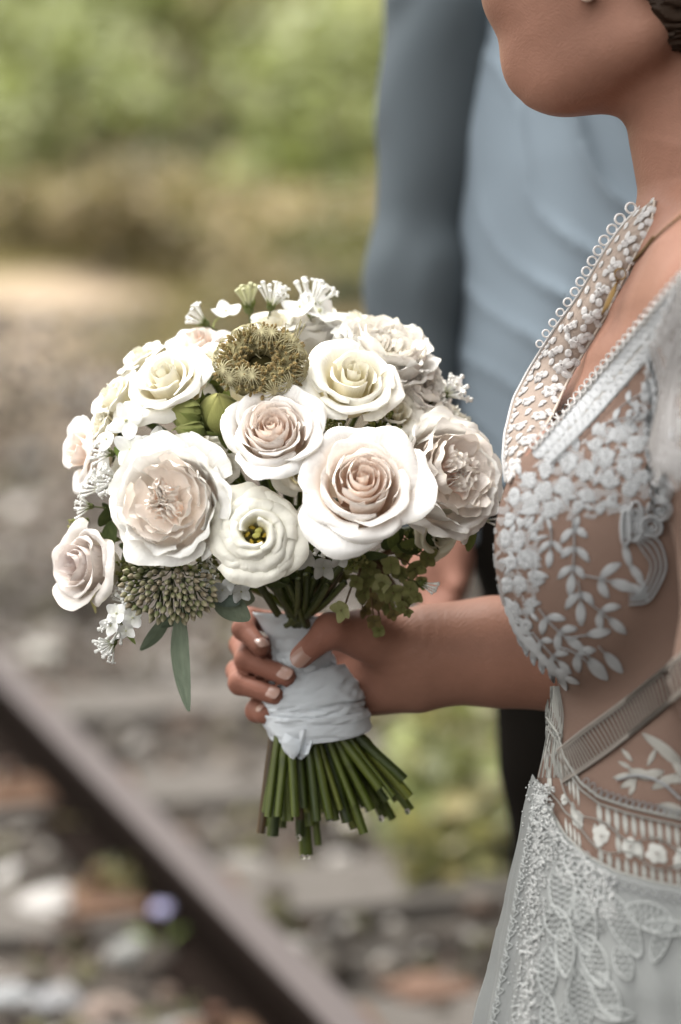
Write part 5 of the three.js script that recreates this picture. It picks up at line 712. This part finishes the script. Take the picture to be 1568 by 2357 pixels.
// small flowers with four rounded petals on a short tube
function floret(r, seed, col, n = 4, flat = 0.25, long = 1) {
  const rand = rngOf(seed), list = []; for (let i = 0; i < n; i++) { const a = i / n * 6.283 + 0.25 * (rand() - 0.5), l = r * (0.9 + 0.2 * rand()) * long, w = r * (0.78 + 0.2 * rand()) / Math.sqrt(long) * (n > 4 ? 0.7 : 1), c = flat + 0.35 * (rand() - 0.5); list.push(sheet(8, 8, (u, v) => { const s = u * 2 - 1, k = Math.pow(Math.sin(Math.PI * (0.06 + 0.9 * Math.pow(v, 0.8))), 0.65), x = v * l, y = r * (c * v * v * 1.2 - 0.14 * s * s * k + 0.05 * N3(s * 2 + seed, v * 3, i)) - r * 0.05, zz = s * w * 0.62 * k; return [V(Math.cos(a) * x - Math.sin(a) * zz, y + 0.0001 * i, Math.sin(a) * x + Math.cos(a) * zz), mixc(col[0], col[1], smooth(v, 0.1, 0.9)).map((q) => q * (1 + 0.10 * N3(s * 4, v * 5, seed + i)))]; })); }
  list.push(tinted(new THREE.SphereGeometry(r * 0.10, 8, 6).translate(0, r * 0.02, 0), () => col[2] ?? col[0])); return merge(list);
}
const WHITE3 = [[0.88, 0.89, 0.82], [0.93, 0.93, 0.92], [0.70, 0.70, 0.45]];
function placeFloret(parent, geo, p, d, spin, name = 'floret', mat = PETAL) { const m = part(name, geo, mat, parent); m.position.copy(p); m.quaternion.copy(toQuat(d, spin)); return m; }
{ // flat white florets at the left
  const g = flowerAt('white_floret_sprig', 290, 985, -0.012, [0, 1, 0], 0, 'sprig of flat white four-petalled flowers at the upper left');
  [[290, 968, 0.012, 40, [-0.35, 0.25, 0.9]], [300, 1035, 0.016, 36, [-0.1, -0.15, 1]], [362, 1015, 0.012, 34, [0.1, 0.55, 0.8]], [245, 1010, -0.005, 28, [-0.6, 0.2, 0.75]], [330, 1050, 0.006, 26, [0, 0.4, 0.9]], [405, 1030, 0.006, 22, [0.1, 0.7, 0.7]]].forEach(([px, py, z, r, d], i) => placeFloret(g, floret(r * (FOCUS - z) / F, 40 + i, WHITE3, 4, 0.15, 1.15), K(px, py, z).sub(K(290, 985, -0.012)), V(...d), i * 0.8));
}
{ // faded green hydrangea hanging at the lower right
  const O = [885, 1350, -0.045], g = flowerAt('faded_hydrangea', ...O, [0, 1, 0], 0, 'faded olive green hydrangea sprays hanging over the wrist'), rand = rngOf(29), stalk = [], P0 = K(...O), HYD = [[[0.20, 0.21, 0.075], [0.25, 0.25, 0.10], [0.20, 0.16, 0.07]], [[0.15, 0.155, 0.05], [0.20, 0.20, 0.075], [0.14, 0.10, 0.04]], [[0.29, 0.30, 0.13], [0.34, 0.34, 0.16], [0.24, 0.20, 0.09]], [[0.12, 0.095, 0.035], [0.16, 0.12, 0.045], [0.10, 0.07, 0.03]]];
  const geos = HYD.flatMap((c, k) => [0, 1].map((j) => floret(1, 60 + k * 2 + j, c, 4, 0.3))), root = K(850, 1290, -0.07).sub(P0);
  const spots = [[785, 1405, 27, 2], [806, 1300, 24, 2], [850, 1330, 28, 0], [838, 1365, 27, 0], [880, 1340, 26, 2], [900, 1300, 26, 0], [865, 1385, 24, 3], [905, 1365, 27, 0], [945, 1355, 25, 0], [925, 1320, 22, 0], [955, 1310, 26, 1], [985, 1285, 26, 1], [1000, 1262, 24, 1], [870, 1290, 24, 1], [830, 1282, 22, 0], [930, 1275, 24, 1], [895, 1400, 20, 1], [925, 1398, 20, 1], [842, 1405, 20, 3], [862, 1430, 20, 3], [872, 1452, 18, 1], [905, 1415, 15, 3], [940, 1410, 13, 1], [820, 1340, 20, 1], [970, 1340, 18, 0], [960, 1375, 16, 1], [790, 1330, 18, 1], [1010, 1240, 22, 1], [935, 1385, 18, 1], [880, 1360, 22, 1], [850, 1305, 20, 1], [780, 1285, 18, 0]];
  spots.forEach(([px, py, r, tone], i) => { const z = -0.035 - 0.035 * rand() + (i === 0 ? 0.01 : 0), p = K(px, py, z).sub(P0), d = V(rand() - 0.5, 0.4 * rand() - 0.45, 0.55 + 0.4 * rand()), m = placeFloret(g, geos[tone * 2 + i % 2], p, d, rand() * 6, 'floret', LEAFMAT); m.scale.setScalar(r * (FOCUS - z) / F); const a = p.clone().addScaledVector(d.normalize(), -0.006); stalk.push(tube([root, root.clone().lerp(a, 0.55).add(V(0.004 * (rand() - 0.5), 0.005, -0.006)), a, p], (t) => 0.0011 - 0.0006 * t, 5, 10)); });
  part('stalks', merge(stalk), std({ color: lin(0.12, 0.075, 0.04), roughness: 0.8 }), g).userData.kind = 'stuff';
}
// sprays of slender white tubular flowers held in green calyces
function tubeSpray(px, py, z, dir, n, len, o = {}) {
  const g = flowerAt('tube_flower_sprig', px, py, z, dir, 0, o.label), rand = rngOf(Math.round(px * 7 + py)), s = (FOCUS - z) / F, L = len * s, W3 = o.white ?? [0.93, 0.93, 0.90], made = [0, 1, 2].map((k) => { const open = k === 2 ? 1 : 0; return merge([tinted(tube([V(0, 0, 0), V(0, L * 0.6, 0), V(0, L, 0)], (t) => L * (0.05 + 0.055 * smooth(t, 0.3, 1)), 7, 6), (x, y) => mixc([0.62, 0.62, 0.42], W3, smooth(y / L, 0, 0.4))), ...[0, 1, 2, 3].map((i) => tinted(new THREE.SphereGeometry(L * 0.1, 7, 6).scale(1, 0.55 + 0.35 * (1 - open), 0.8).translate(L * (open ? 0.15 : 0.045), L * (1.0 + (open ? 0.02 : 0.07)), 0).rotateY(i * 1.571 + k), () => W3))]); });
  for (let i = 0; i < n; i++) { const a = i * 2.39996, e = Math.sqrt((i + 0.5) / n) * (o.spread ?? 1.05), d = V(Math.cos(a) * e, 1, Math.sin(a) * e * 0.9), m = placeFloret(g, made[i % 3], V(Math.cos(a) * e * L * 0.30, L * 0.08 * rand(), Math.sin(a) * e * L * 0.30), d, rand() * 6, 'tube_flower'); m.scale.setScalar(rr(0.75, 1.1)); }
  const cal = []; for (let i = 0; i < 9; i++) { const a = i * 2.4, r = L * 0.42; cal.push(sheet(3, 5, (u, v) => { const q = (u * 2 - 1) * L * 0.11 * Math.sin(Math.PI * (0.15 + 0.85 * v)); return [V(Math.cos(a) * v * r * 0.85 - Math.sin(a) * q, -L * 0.42 + v * L * (0.5 + 0.3 * rand()), Math.sin(a) * v * r * 0.85 + Math.cos(a) * q), mixc([0.10, 0.13, 0.035], [0.22, 0.27, 0.07], v)]; })); }
  part('calyx', merge([...cal, tinted(tube([V(0, -L * 1.3, 0), V(0, -L * 0.7, 0), V(0, -L * 0.3, 0)], L * 0.06, 6), () => [0.12, 0.14, 0.05]), tinted(new THREE.SphereGeometry(L * 0.24, 10, 8).translate(0, -L * 0.16, 0), () => [0.12, 0.14, 0.05])]), LEAFMAT, g);
  (o.petals ?? []).forEach(([x, y, dz, r, d], i) => { const q = g.quaternion.clone().invert(), e = K(x, y, z + dz).sub(K(px, py, z)).applyQuaternion(q), back = V(...d).normalize().multiplyScalar(-L * 0.35).applyQuaternion(q); part('flower_stalk', tube([V(0, -L * 0.7, 0), e.clone().multiplyScalar(0.5).add(back), e.clone().add(back.clone().multiplyScalar(0.4)), e], L * 0.035, 5, 8), std({ color: lin(0.30, 0.33, 0.12) }), g); const m = placeFloret(g, floret(r * s, 200 + i + px, o.shade ?? WHITE3, 4, 0.3), K(x, y, z + dz).sub(K(px, py, z)).applyQuaternion(g.quaternion.clone().invert()), V(...d).applyQuaternion(g.quaternion.clone().invert()), i, 'open_flower'); });
  return g;
}
tubeSpray(252, 1042, -0.022, [-0.9, 0.25, 0.45], 13, 36, { label: 'uppermost white tube flowers on the left edge' });
tubeSpray(268, 1105, -0.015, [-0.95, 0.05, 0.35], 18, 40, { label: 'white tube flowers beside the garden rose on the left' });
tubeSpray(230, 1120, -0.028, [-0.9, 0.35, 0.2], 12, 36, { label: 'loose white tube flowers at the left edge, third from the top' });
tubeSpray(205, 1165, -0.030, [-0.97, 0.1, 0.2], 12, 30, { label: 'white tube flowers farthest out on the left' });
tubeSpray(300, 1392, -0.012, [-0.75, 0.35, 0.55], 18, 40, { label: 'white tube flowers under the pale lower left rose' });
tubeSpray(275, 1440, -0.006, [-0.55, -0.55, 0.6], 10, 40, { label: 'white flowers lowest on the left above the hanging leaves', petals: [[268, 1412, 0.012, 27, [-0.3, 0.2, 0.9]], [305, 1422, 0.014, 25, [0.3, -0.2, 0.9]], [255, 1440, 0.012, 24, [-0.5, -0.2, 0.8]], [290, 1452, 0.012, 22, [0.1, -0.5, 0.8]]] });
tubeSpray(258, 1482, -0.008, [-0.72, -0.55, 0.4], 15, 36, { label: 'lowest drooping white tube flowers on the left' });
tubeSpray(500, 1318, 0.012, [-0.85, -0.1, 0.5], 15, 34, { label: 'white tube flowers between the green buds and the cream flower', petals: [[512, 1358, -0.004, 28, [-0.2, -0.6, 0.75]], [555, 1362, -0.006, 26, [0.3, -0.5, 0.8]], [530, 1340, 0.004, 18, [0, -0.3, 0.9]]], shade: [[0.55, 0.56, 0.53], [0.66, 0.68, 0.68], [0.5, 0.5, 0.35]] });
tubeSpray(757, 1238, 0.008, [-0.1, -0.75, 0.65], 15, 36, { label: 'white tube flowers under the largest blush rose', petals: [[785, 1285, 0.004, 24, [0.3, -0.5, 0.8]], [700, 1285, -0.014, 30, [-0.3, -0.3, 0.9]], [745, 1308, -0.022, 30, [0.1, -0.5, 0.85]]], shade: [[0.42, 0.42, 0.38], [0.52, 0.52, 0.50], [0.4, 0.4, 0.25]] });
tubeSpray(468, 742, -0.085, [-0.75, 0.45, 0.3], 9, 40, { spread: 0.7, label: 'white flowers reaching out at the top left', petals: [[520, 715, -0.01, 34, [0, 0.7, 0.6]]] });
tubeSpray(572, 705, -0.080, [-0.1, 0.95, 0.2], 10, 48, { white: [0.66, 0.66, 0.42], spread: 0.5, label: 'yellow green flower tips at the top' });
tubeSpray(625, 700, -0.075, [0.2, 0.85, 0.3], 12, 44, { spread: 0.9, label: 'white tube flowers at the top beside the green tips' });
tubeSpray(715, 705, -0.085, [0.15, 0.85, 0.35], 9, 54, { spread: 0.9, label: 'starry white flowers at the very top right of the seed head', petals: [[735, 715, 0.01, 52, [0.5, 0.75, 0.5]], [690, 705, 0.012, 42, [-0.3, 0.7, 0.6]], [760, 730, 0.0, 40, [0.7, 0.5, 0.5]]] });
tubeSpray(1030, 905, -0.070, [0.75, 0.45, 0.35], 16, 42, { label: 'white buds sticking out on the right', petals: [[1050, 885, 0.008, 22, [0.6, 0.5, 0.6]]] });
tubeSpray(972, 1345, -0.04, [0.9, -0.35, 0.3], 5, 36, { spread: 0.35, label: 'few white tube flowers among the hydrangea' });
tubeSpray(1118, 1195, -0.06, [0.7, 0.3, 0.4], 5, 26, { label: 'tiny white buds at the right edge beside the lace' });
{ // closed green buds beside the left cream rose
  const budAt = (px, py, z, d, L, W, label, yellow) => {
    const s = (FOCUS - z) / F, g = flowerAt('flower_bud', px, py, z, d, 0, label), l = L * s, w = W * s;
    for (let i = 0; i < 6; i++) part('bud_petal', petalGeo({ R: l, prof: [[w * 0.1, -l * 0.5], [w * 0.5, -l * 0.3], [w * (0.52 + 0.02 * i), l * 0.05], [w * 0.34, l * 0.33], [w * 0.10, l * 0.50], [w * 0.02, l * (0.53 + 0.01 * i)]], phi: i * 2.4, W: 2.4, spiral: 0.12, ripple: 0.02, seed: px + i, round: 0.2, col: (t) => mixc([0.22, 0.26, 0.07], yellow ? [0.46, 0.44, 0.16] : [0.36, 0.37, 0.14], t), nu: 10, nv: 10 }), LEAFMAT, g);
    for (let i = 0; i < 5; i++) { const a = i * 1.257; part('sepal', petalGeo({ R: l, prof: [[w * 0.1, -l * 0.54], [w * 0.56, -l * 0.32], [w * 0.62, 0], [w * 0.62, l * 0.2], [w * (0.85 - 0.3 * (i % 2)), l * (0.42 + 0.1 * (i % 2))]], phi: a, W: 0.75, base: 1, round: 0.7, rp: 1.2, ripple: 0.03, seed: i, col: (t) => mixc([0.12, 0.16, 0.04], [0.26, 0.30, 0.09], t), nu: 6, nv: 10 }), LEAFMAT, g); }
    part('bud_stalk', tube([V(0, -l * 0.5, 0), V(w * 0.1, -l * 0.9, 0), V(w * 0.4, -l * 1.4, 0)], w * 0.13, 7), std({ color: lin(0.14, 0.17, 0.05), roughness: 0.6 }), g);
  };
  budAt(428, 955, 0.012, [-0.85, 0.35, 0.5], 66, 62, 'green bud with curling tip left of the seed head, upper of two'); budAt(440, 992, 0.016, [-0.95, 0.15, 0.4], 70, 44, 'green bud with curling tip left of the seed head, lower of two'); budAt(505, 948, 0.004, [0.0, 0.75, 0.7], 96, 82, 'yellow green half-open bud touching the seed head', true);
}
// leaves: long felted sage leaves below, dark foliage packed between the blooms
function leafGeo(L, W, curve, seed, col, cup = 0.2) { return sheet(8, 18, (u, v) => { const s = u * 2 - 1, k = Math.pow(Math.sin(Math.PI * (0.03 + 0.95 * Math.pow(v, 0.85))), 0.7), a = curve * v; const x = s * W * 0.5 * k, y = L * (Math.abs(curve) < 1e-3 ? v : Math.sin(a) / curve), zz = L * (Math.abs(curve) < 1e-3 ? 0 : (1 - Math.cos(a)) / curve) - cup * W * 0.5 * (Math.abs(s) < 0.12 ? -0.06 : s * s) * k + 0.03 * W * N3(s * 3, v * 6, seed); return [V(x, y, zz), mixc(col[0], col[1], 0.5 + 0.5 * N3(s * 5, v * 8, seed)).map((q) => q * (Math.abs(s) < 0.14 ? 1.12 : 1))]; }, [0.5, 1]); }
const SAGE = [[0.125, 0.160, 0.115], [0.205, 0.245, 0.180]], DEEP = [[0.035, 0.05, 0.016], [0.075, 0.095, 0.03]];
function leafAt(name, from, to, w, curve, twist, col, label) { const a = BQ(...from), b = BQ(...to), d = b.clone().sub(a), m = part(name, leafGeo(d.length(), w * (FOCUS - from[2]) / F, curve, from[0], col), LEAFMAT, bouquet, label); m.position.copy(a); m.quaternion.copy(toQuat(d, twist)); return m; }
leafAt('sage_leaf', [418, 1405, -0.012], [408, 1640, -0.002], 58, 0.35, 0.15, SAGE, 'long hanging sage leaf, the longest');
leafAt('sage_leaf', [384, 1420, -0.03], [330, 1502, -0.03], 40, 0.3, 0.6, [[0.08, 0.10, 0.07], [0.12, 0.15, 0.10]]);
leafAt('sage_leaf', [425, 1395, -0.002], [420, 1450, 0.0], 40, 0.3, -0.3, SAGE);
leafAt('sage_leaf', [490, 1372, -0.004], [578, 1425, -0.004], 62, 0.3, 0.1, SAGE, 'felted sage leaf touching the wrap');
leafAt('sage_leaf', [510, 1365, -0.012], [590, 1385, -0.02], 62, -0.3, 0.5, [[0.17, 0.19, 0.13], [0.24, 0.26, 0.18]]);
leafAt('sage_leaf', [480, 1358, 0.002], [552, 1390, 0.0], 46, 0.3, 0.0, [[0.11, 0.145, 0.125], [0.16, 0.20, 0.17]]);
leafAt('sage_leaf', [440, 1400, -0.02], [372, 1445, -0.02], 30, 0.2, 0.2, [[0.07, 0.09, 0.06], [0.1, 0.13, 0.09]]);
leafAt('green_leaf', [225, 1300, -0.05], [205, 1410, -0.045], 60, 0.3, -0.6, [[0.24, 0.22, 0.08], [0.32, 0.29, 0.12]], 'yellowish leaf behind the lower left rose');
leafAt('green_leaf', [285, 1455, -0.012], [318, 1478, -0.004], 34, 0.3, 0, [[0.16, 0.21, 0.05], [0.22, 0.28, 0.08]]);
leafAt('green_leaf', [262, 1030, -0.012], [285, 1062, -0.008], 22, 0.3, 0, [[0.18, 0.27, 0.05], [0.26, 0.36, 0.09]]);
leafAt('green_leaf', [1120, 1190, -0.05], [1138, 1165, -0.05], 14, 0.3, 0, [[0.16, 0.22, 0.06], [0.2, 0.26, 0.08]]);
{
  const rand = rngOf(43), spots = [[270, 1130], [285, 1190], [255, 1180], [300, 1100], [300, 1270], [330, 1290], [470, 1010], [500, 1000], [455, 1025], [690, 940], [760, 985], [870, 985], [900, 1000], [775, 1000], [720, 1220], [735, 1260], [700, 1190], [800, 1280], [860, 1280], [940, 1260], [990, 1250], [540, 1010], [480, 930], [515, 1080], [690, 1080], [905, 1240], [480, 1300], [560, 1360], [640, 1340], [700, 1330], [640, 900], [490, 870], [250, 1240], [320, 1060], [960, 1230], [1080, 1230]];
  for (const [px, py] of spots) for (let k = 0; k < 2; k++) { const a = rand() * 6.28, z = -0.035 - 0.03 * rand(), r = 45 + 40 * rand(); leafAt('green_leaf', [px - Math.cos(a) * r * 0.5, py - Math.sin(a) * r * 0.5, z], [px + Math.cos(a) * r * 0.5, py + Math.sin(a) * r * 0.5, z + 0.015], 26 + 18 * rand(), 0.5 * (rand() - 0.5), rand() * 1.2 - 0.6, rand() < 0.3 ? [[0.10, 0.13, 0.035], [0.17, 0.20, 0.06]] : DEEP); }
}
{ // mossy green filler showing between the roses
  const rand = rngOf(51), geos = [0, 1, 2].map((k) => { const l = []; for (let i = 0; i < 90; i++) { const v = V(rand() - 0.5, rand() - 0.5, rand() - 0.5).multiplyScalar(1.5), b = new THREE.IcosahedronGeometry(0.09 + 0.07 * rand(), 0).translate(v.x, v.y, v.z), c = [[0.20, 0.22, 0.06], [0.10, 0.12, 0.03], [0.28, 0.27, 0.10]][i % 3]; l.push(tinted(b, () => c)); } return merge(l); });
  for (const [px, py, z, r] of [[880, 975, -0.02, 40], [775, 990, -0.015, 32], [905, 1005, -0.03, 34], [720, 925, -0.03, 26], [180, 1215, -0.05, 30], [820, 1285, -0.03, 34], [300, 1320, -0.03, 40], [945, 1245, -0.05, 36], [480, 1290, -0.02, 34]]) { const m = part('green_filler', geos[Math.floor(rand() * 3)], LEAFMAT, bouquet); m.position.copy(BQ(px, py, z)); m.scale.setScalar(r * 0.00033); m.userData.kind = 'stuff'; }
}
// stems: from every bloom through the tie and out below, cut off unevenly
{
  const rand = rngOf(61), ends = [[600, 1918, 5], [628, 1924, 7.2], [612, 1900, 5], [652, 1905, 4], [668, 1890, 4.6], [690, 1925, 5], [706, 1968, 8], [733, 1945, 4.5], [715, 1900, 6], [760, 1885, 5], [775, 1888, 4.5], [745, 1870, 5], [800, 1892, 6], [815, 1905, 5], [838, 1918, 5.5], [790, 1870, 5], [855, 1865, 5.2], [835, 1850, 6], [885, 1880, 6.5], [905, 1885, 5], [870, 1850, 5], [945, 1865, 5.5], [915, 1840, 6], [942, 1835, 6.2], [925, 1815, 6.5], [930, 1795, 6.5], [900, 1800, 6], [680, 1880, 5], [640, 1880, 5], [775, 1850, 5.5], [875, 1815, 6], [612, 1870, 5], [730, 1890, 5], [700, 1860, 5]]; for (let i = 0; i < 18; i++) { const x = 612 + 330 * ((i + 0.5 * rand()) / 18); ends.push([x, 1905 - 60 * Math.pow((x - 600) / 345, 2) - 35 * rand(), 3.2 + 1.6 * rand()]); }
  const tops = blooms.map(([p, q, R]) => p.clone().add(V(0, -R * 0.45, 0).applyQuaternion(q))); while (tops.length < ends.length) tops.push(BQ(rr(420, 900), rr(1180, 1330), rr(-0.14, -0.05)));
  const order = ends.map((e, i) => i).sort((a, b) => tops[a].x - tops[b].x), lower = ends.map((e) => e).sort((a, b) => b[0] - a[0]);
  order.forEach((ti, k) => {                          // spiral tying: what comes from the left leaves to the right
    const t = tops[ti], [ex, ey, er] = lower[ends.length - 1 - k > -1 ? k : 0], z = -0.10 + (0.026 * Math.sin(k * 2.4) + 0.012 * (rand() - 0.5)) * 1.2, waistX = lerp(654, 704, clamp(0.5 + (ex - 770) / 500)), w = BQ(waistX, 1470, -0.10 + 0.012 * Math.sin(k * 2.4)), e = BQ(ex, ey, z), r = er * 2.1 * 0.000335, tone = rand(), hue = tone < 0.09 ? [[0.045, 0.027, 0.01], [0.07, 0.042, 0.016]] : tone < 0.5 ? [[0.040, 0.058, 0.007], [0.085, 0.105, 0.016]] : tone < 0.8 ? [[0.022, 0.034, 0.008], [0.05, 0.068, 0.012]] : [[0.075, 0.09, 0.012], [0.13, 0.145, 0.025]];
    const mid = BQ(lerp(waistX, ex, 0.42), 1665, lerp(-0.10, z, 0.75)).add(V(0.004 * (rand() - 0.5), 0, 0)), knot = 0.55 + 0.35 * rand();
    part('stem', tube([t, V(t.x * 0.55, lerp(t.y, w.y, 0.35) + 0.018, lerp(t.z, w.z, 0.6)), V(w.x + t.x * 0.06, w.y + 0.022, w.z), w, mid, e], (v) => r * lerp(0.75, 1, smooth(v, 0.3, 0.7)) * (1 + 0.28 * Math.exp(-Math.pow((v - knot) * 60, 2))), 10, 60, (v, a) => mixc(hue[0], hue[1], clamp(0.5 + 0.5 * Math.sin(a * 3 + k) + 0.4 * N3(v * 30, a, k))).map((q) => q * (1 - 0.4 * Math.exp(-Math.pow((v - knot - 0.01) * 90, 2))))), STEMMAT, bouquet);
  });
  for (let i = 0; i < 16; i++) { const a = BQ(rr(560, 800), rr(1290, 1350), rr(-0.07, -0.03)), b = BQ(rr(640, 710), 1440, -0.085 + 0.01 * rand()); part('stem', tube([a, a.clone().lerp(b, 0.5).add(V(0.002, -0.004, 0)), b], 0.0026 + 0.0012 * rand(), 8, 20, (v, an) => mixc([0.03, 0.04, 0.01], [0.08, 0.09, 0.025], 0.5 + 0.5 * Math.sin(an * 2 + i))), STEMMAT, bouquet); }
  const DROP = phys({ color: 0xffffff, roughness: 0.02, transmission: 1, thickness: 0.004, ior: 1.33 });
  for (const [px, py, z, r] of [[697, 1972, -0.085, 0.0019], [709, 1972, -0.083, 0.0016], [688, 1928, -0.085, 0.0022], [938, 1868, -0.09, 0.0022], [878, 1884, -0.09, 0.0024]]) part('water_drop', new THREE.SphereGeometry(r, 16, 12).scale(1, 1.15, 1).translate(...BQ(px, py, z).toArray()), DROP, bouquet);
}
{ // the wrap: a strip of pale cloth wound round the stems in creased turns
  const CL = std({ color: lin(0.74, 0.785, 0.83), roughness: 0.9, bumpMap: weaveTex, bumpScale: 0.0004 }), g = sub('cloth_wrap', bouquet, 'pale blue white cloth wound round the stems');
  const axisX = (v) => 664 + 80 * v + 6 * Math.sin(v * 5), rad = spline2([[0.0285, 0], [0.0245, 0.12], [0.0215, 0.28], [0.0238, 0.42], [0.0275, 0.58], [0.0350, 0.72], [0.0400, 0.86], [0.0405, 0.95], [0.0385, 1]]);
  const layer = (v0, v1, lift, tilt, seed) => sheet(110, Math.ceil(110 * (v1 - v0)) + 8, (u, q) => {
    const a = u * 6.28319, v = lerp(v0, v1, q), y = lerp(1414, 1688, v) + tilt * Math.cos(a + 2.5) * (1 - v) - (8 + 26 * v) * Math.cos(a) + 12 * v * Math.sin(a), p = BQ(axisX(v), y, -0.10);
    let r = rad(v)[0] + lift; const band = v * 9 + u * 1.0 + 0.35 * N3(Math.cos(a) * 2, v * 5, Math.sin(a) * 2 + seed), fr = band - Math.floor(band);
    r += 0.0011 * (smooth(fr, 0, 0.75) - smooth(fr, 0.8, 1)) + 0.0026 * fbm(Math.cos(a) * 3 + v * 6, v * 17, Math.sin(a) * 3 + seed, 3) * smooth(v, 0.1, 0.4) * (1 - 0.6 * smooth(v, 0.84, 0.9)) + 0.0016 * N3(Math.cos(a) * 5, v * 26, Math.sin(a) * 5 + seed) * smooth(v, 0.2, 0.45) * (1 - smooth(v, 0.8, 0.88)) - 0.0007 * (q === 0 || q === 1 ? 1 : 0);
    return [p.add(V(Math.cos(a) * r, -0.2 * r * Math.cos(a), Math.sin(a) * r)), null];
  }, [14, 18]);
  part('wrap_turns', layer(0, 0.9, 0, 4, 1), CL, g); part('wrap_band', layer(0.80, 1.0, 0.0024, 0, 5), CL, g);
  part('wrap_fold', layer(0.34, 0.55, 0.0009, -50, 9), CL, g); part('wrap_fold', layer(0.52, 0.76, 0.0009, 60, 12), CL, g);
  const c = BQ(682, 1706, -0.068);                     // the tucked end
  part('tucked_end', sheet(26, 22, (u, v) => { const a = u * 6.283, f = 1 + 0.16 * Math.sin(a * 3 + v * 4) + 0.2 * N3(Math.cos(a) * 2, v * 4, Math.sin(a) * 2), r = 0.0125 * Math.pow(Math.sin(Math.PI * (0.08 + 0.84 * v)), 0.7) * f; return [V(c.x + Math.cos(a) * r * 1.0, c.y + 0.012 - v * 0.024 + 0.003 * Math.sin(a * 2), c.z + Math.sin(a) * r * 0.55), null]; }, [4, 4]), CL, g);
  part('tucked_end', sheet(10, 10, (u, v) => [V(c.x + 0.004 + (u - 0.1) * 0.013 * (1 - 0.5 * v), c.y + 0.009 - v * 0.021 + 0.003 * u, c.z + 0.009 + 0.003 * Math.sin(u * 5 + v * 3)), null], [2, 2]), CL, g);
}

scene.traverse((o) => { if (o.isMesh) o.castShadow = o.receiveShadow = true; });
renderer.render(scene, camera);
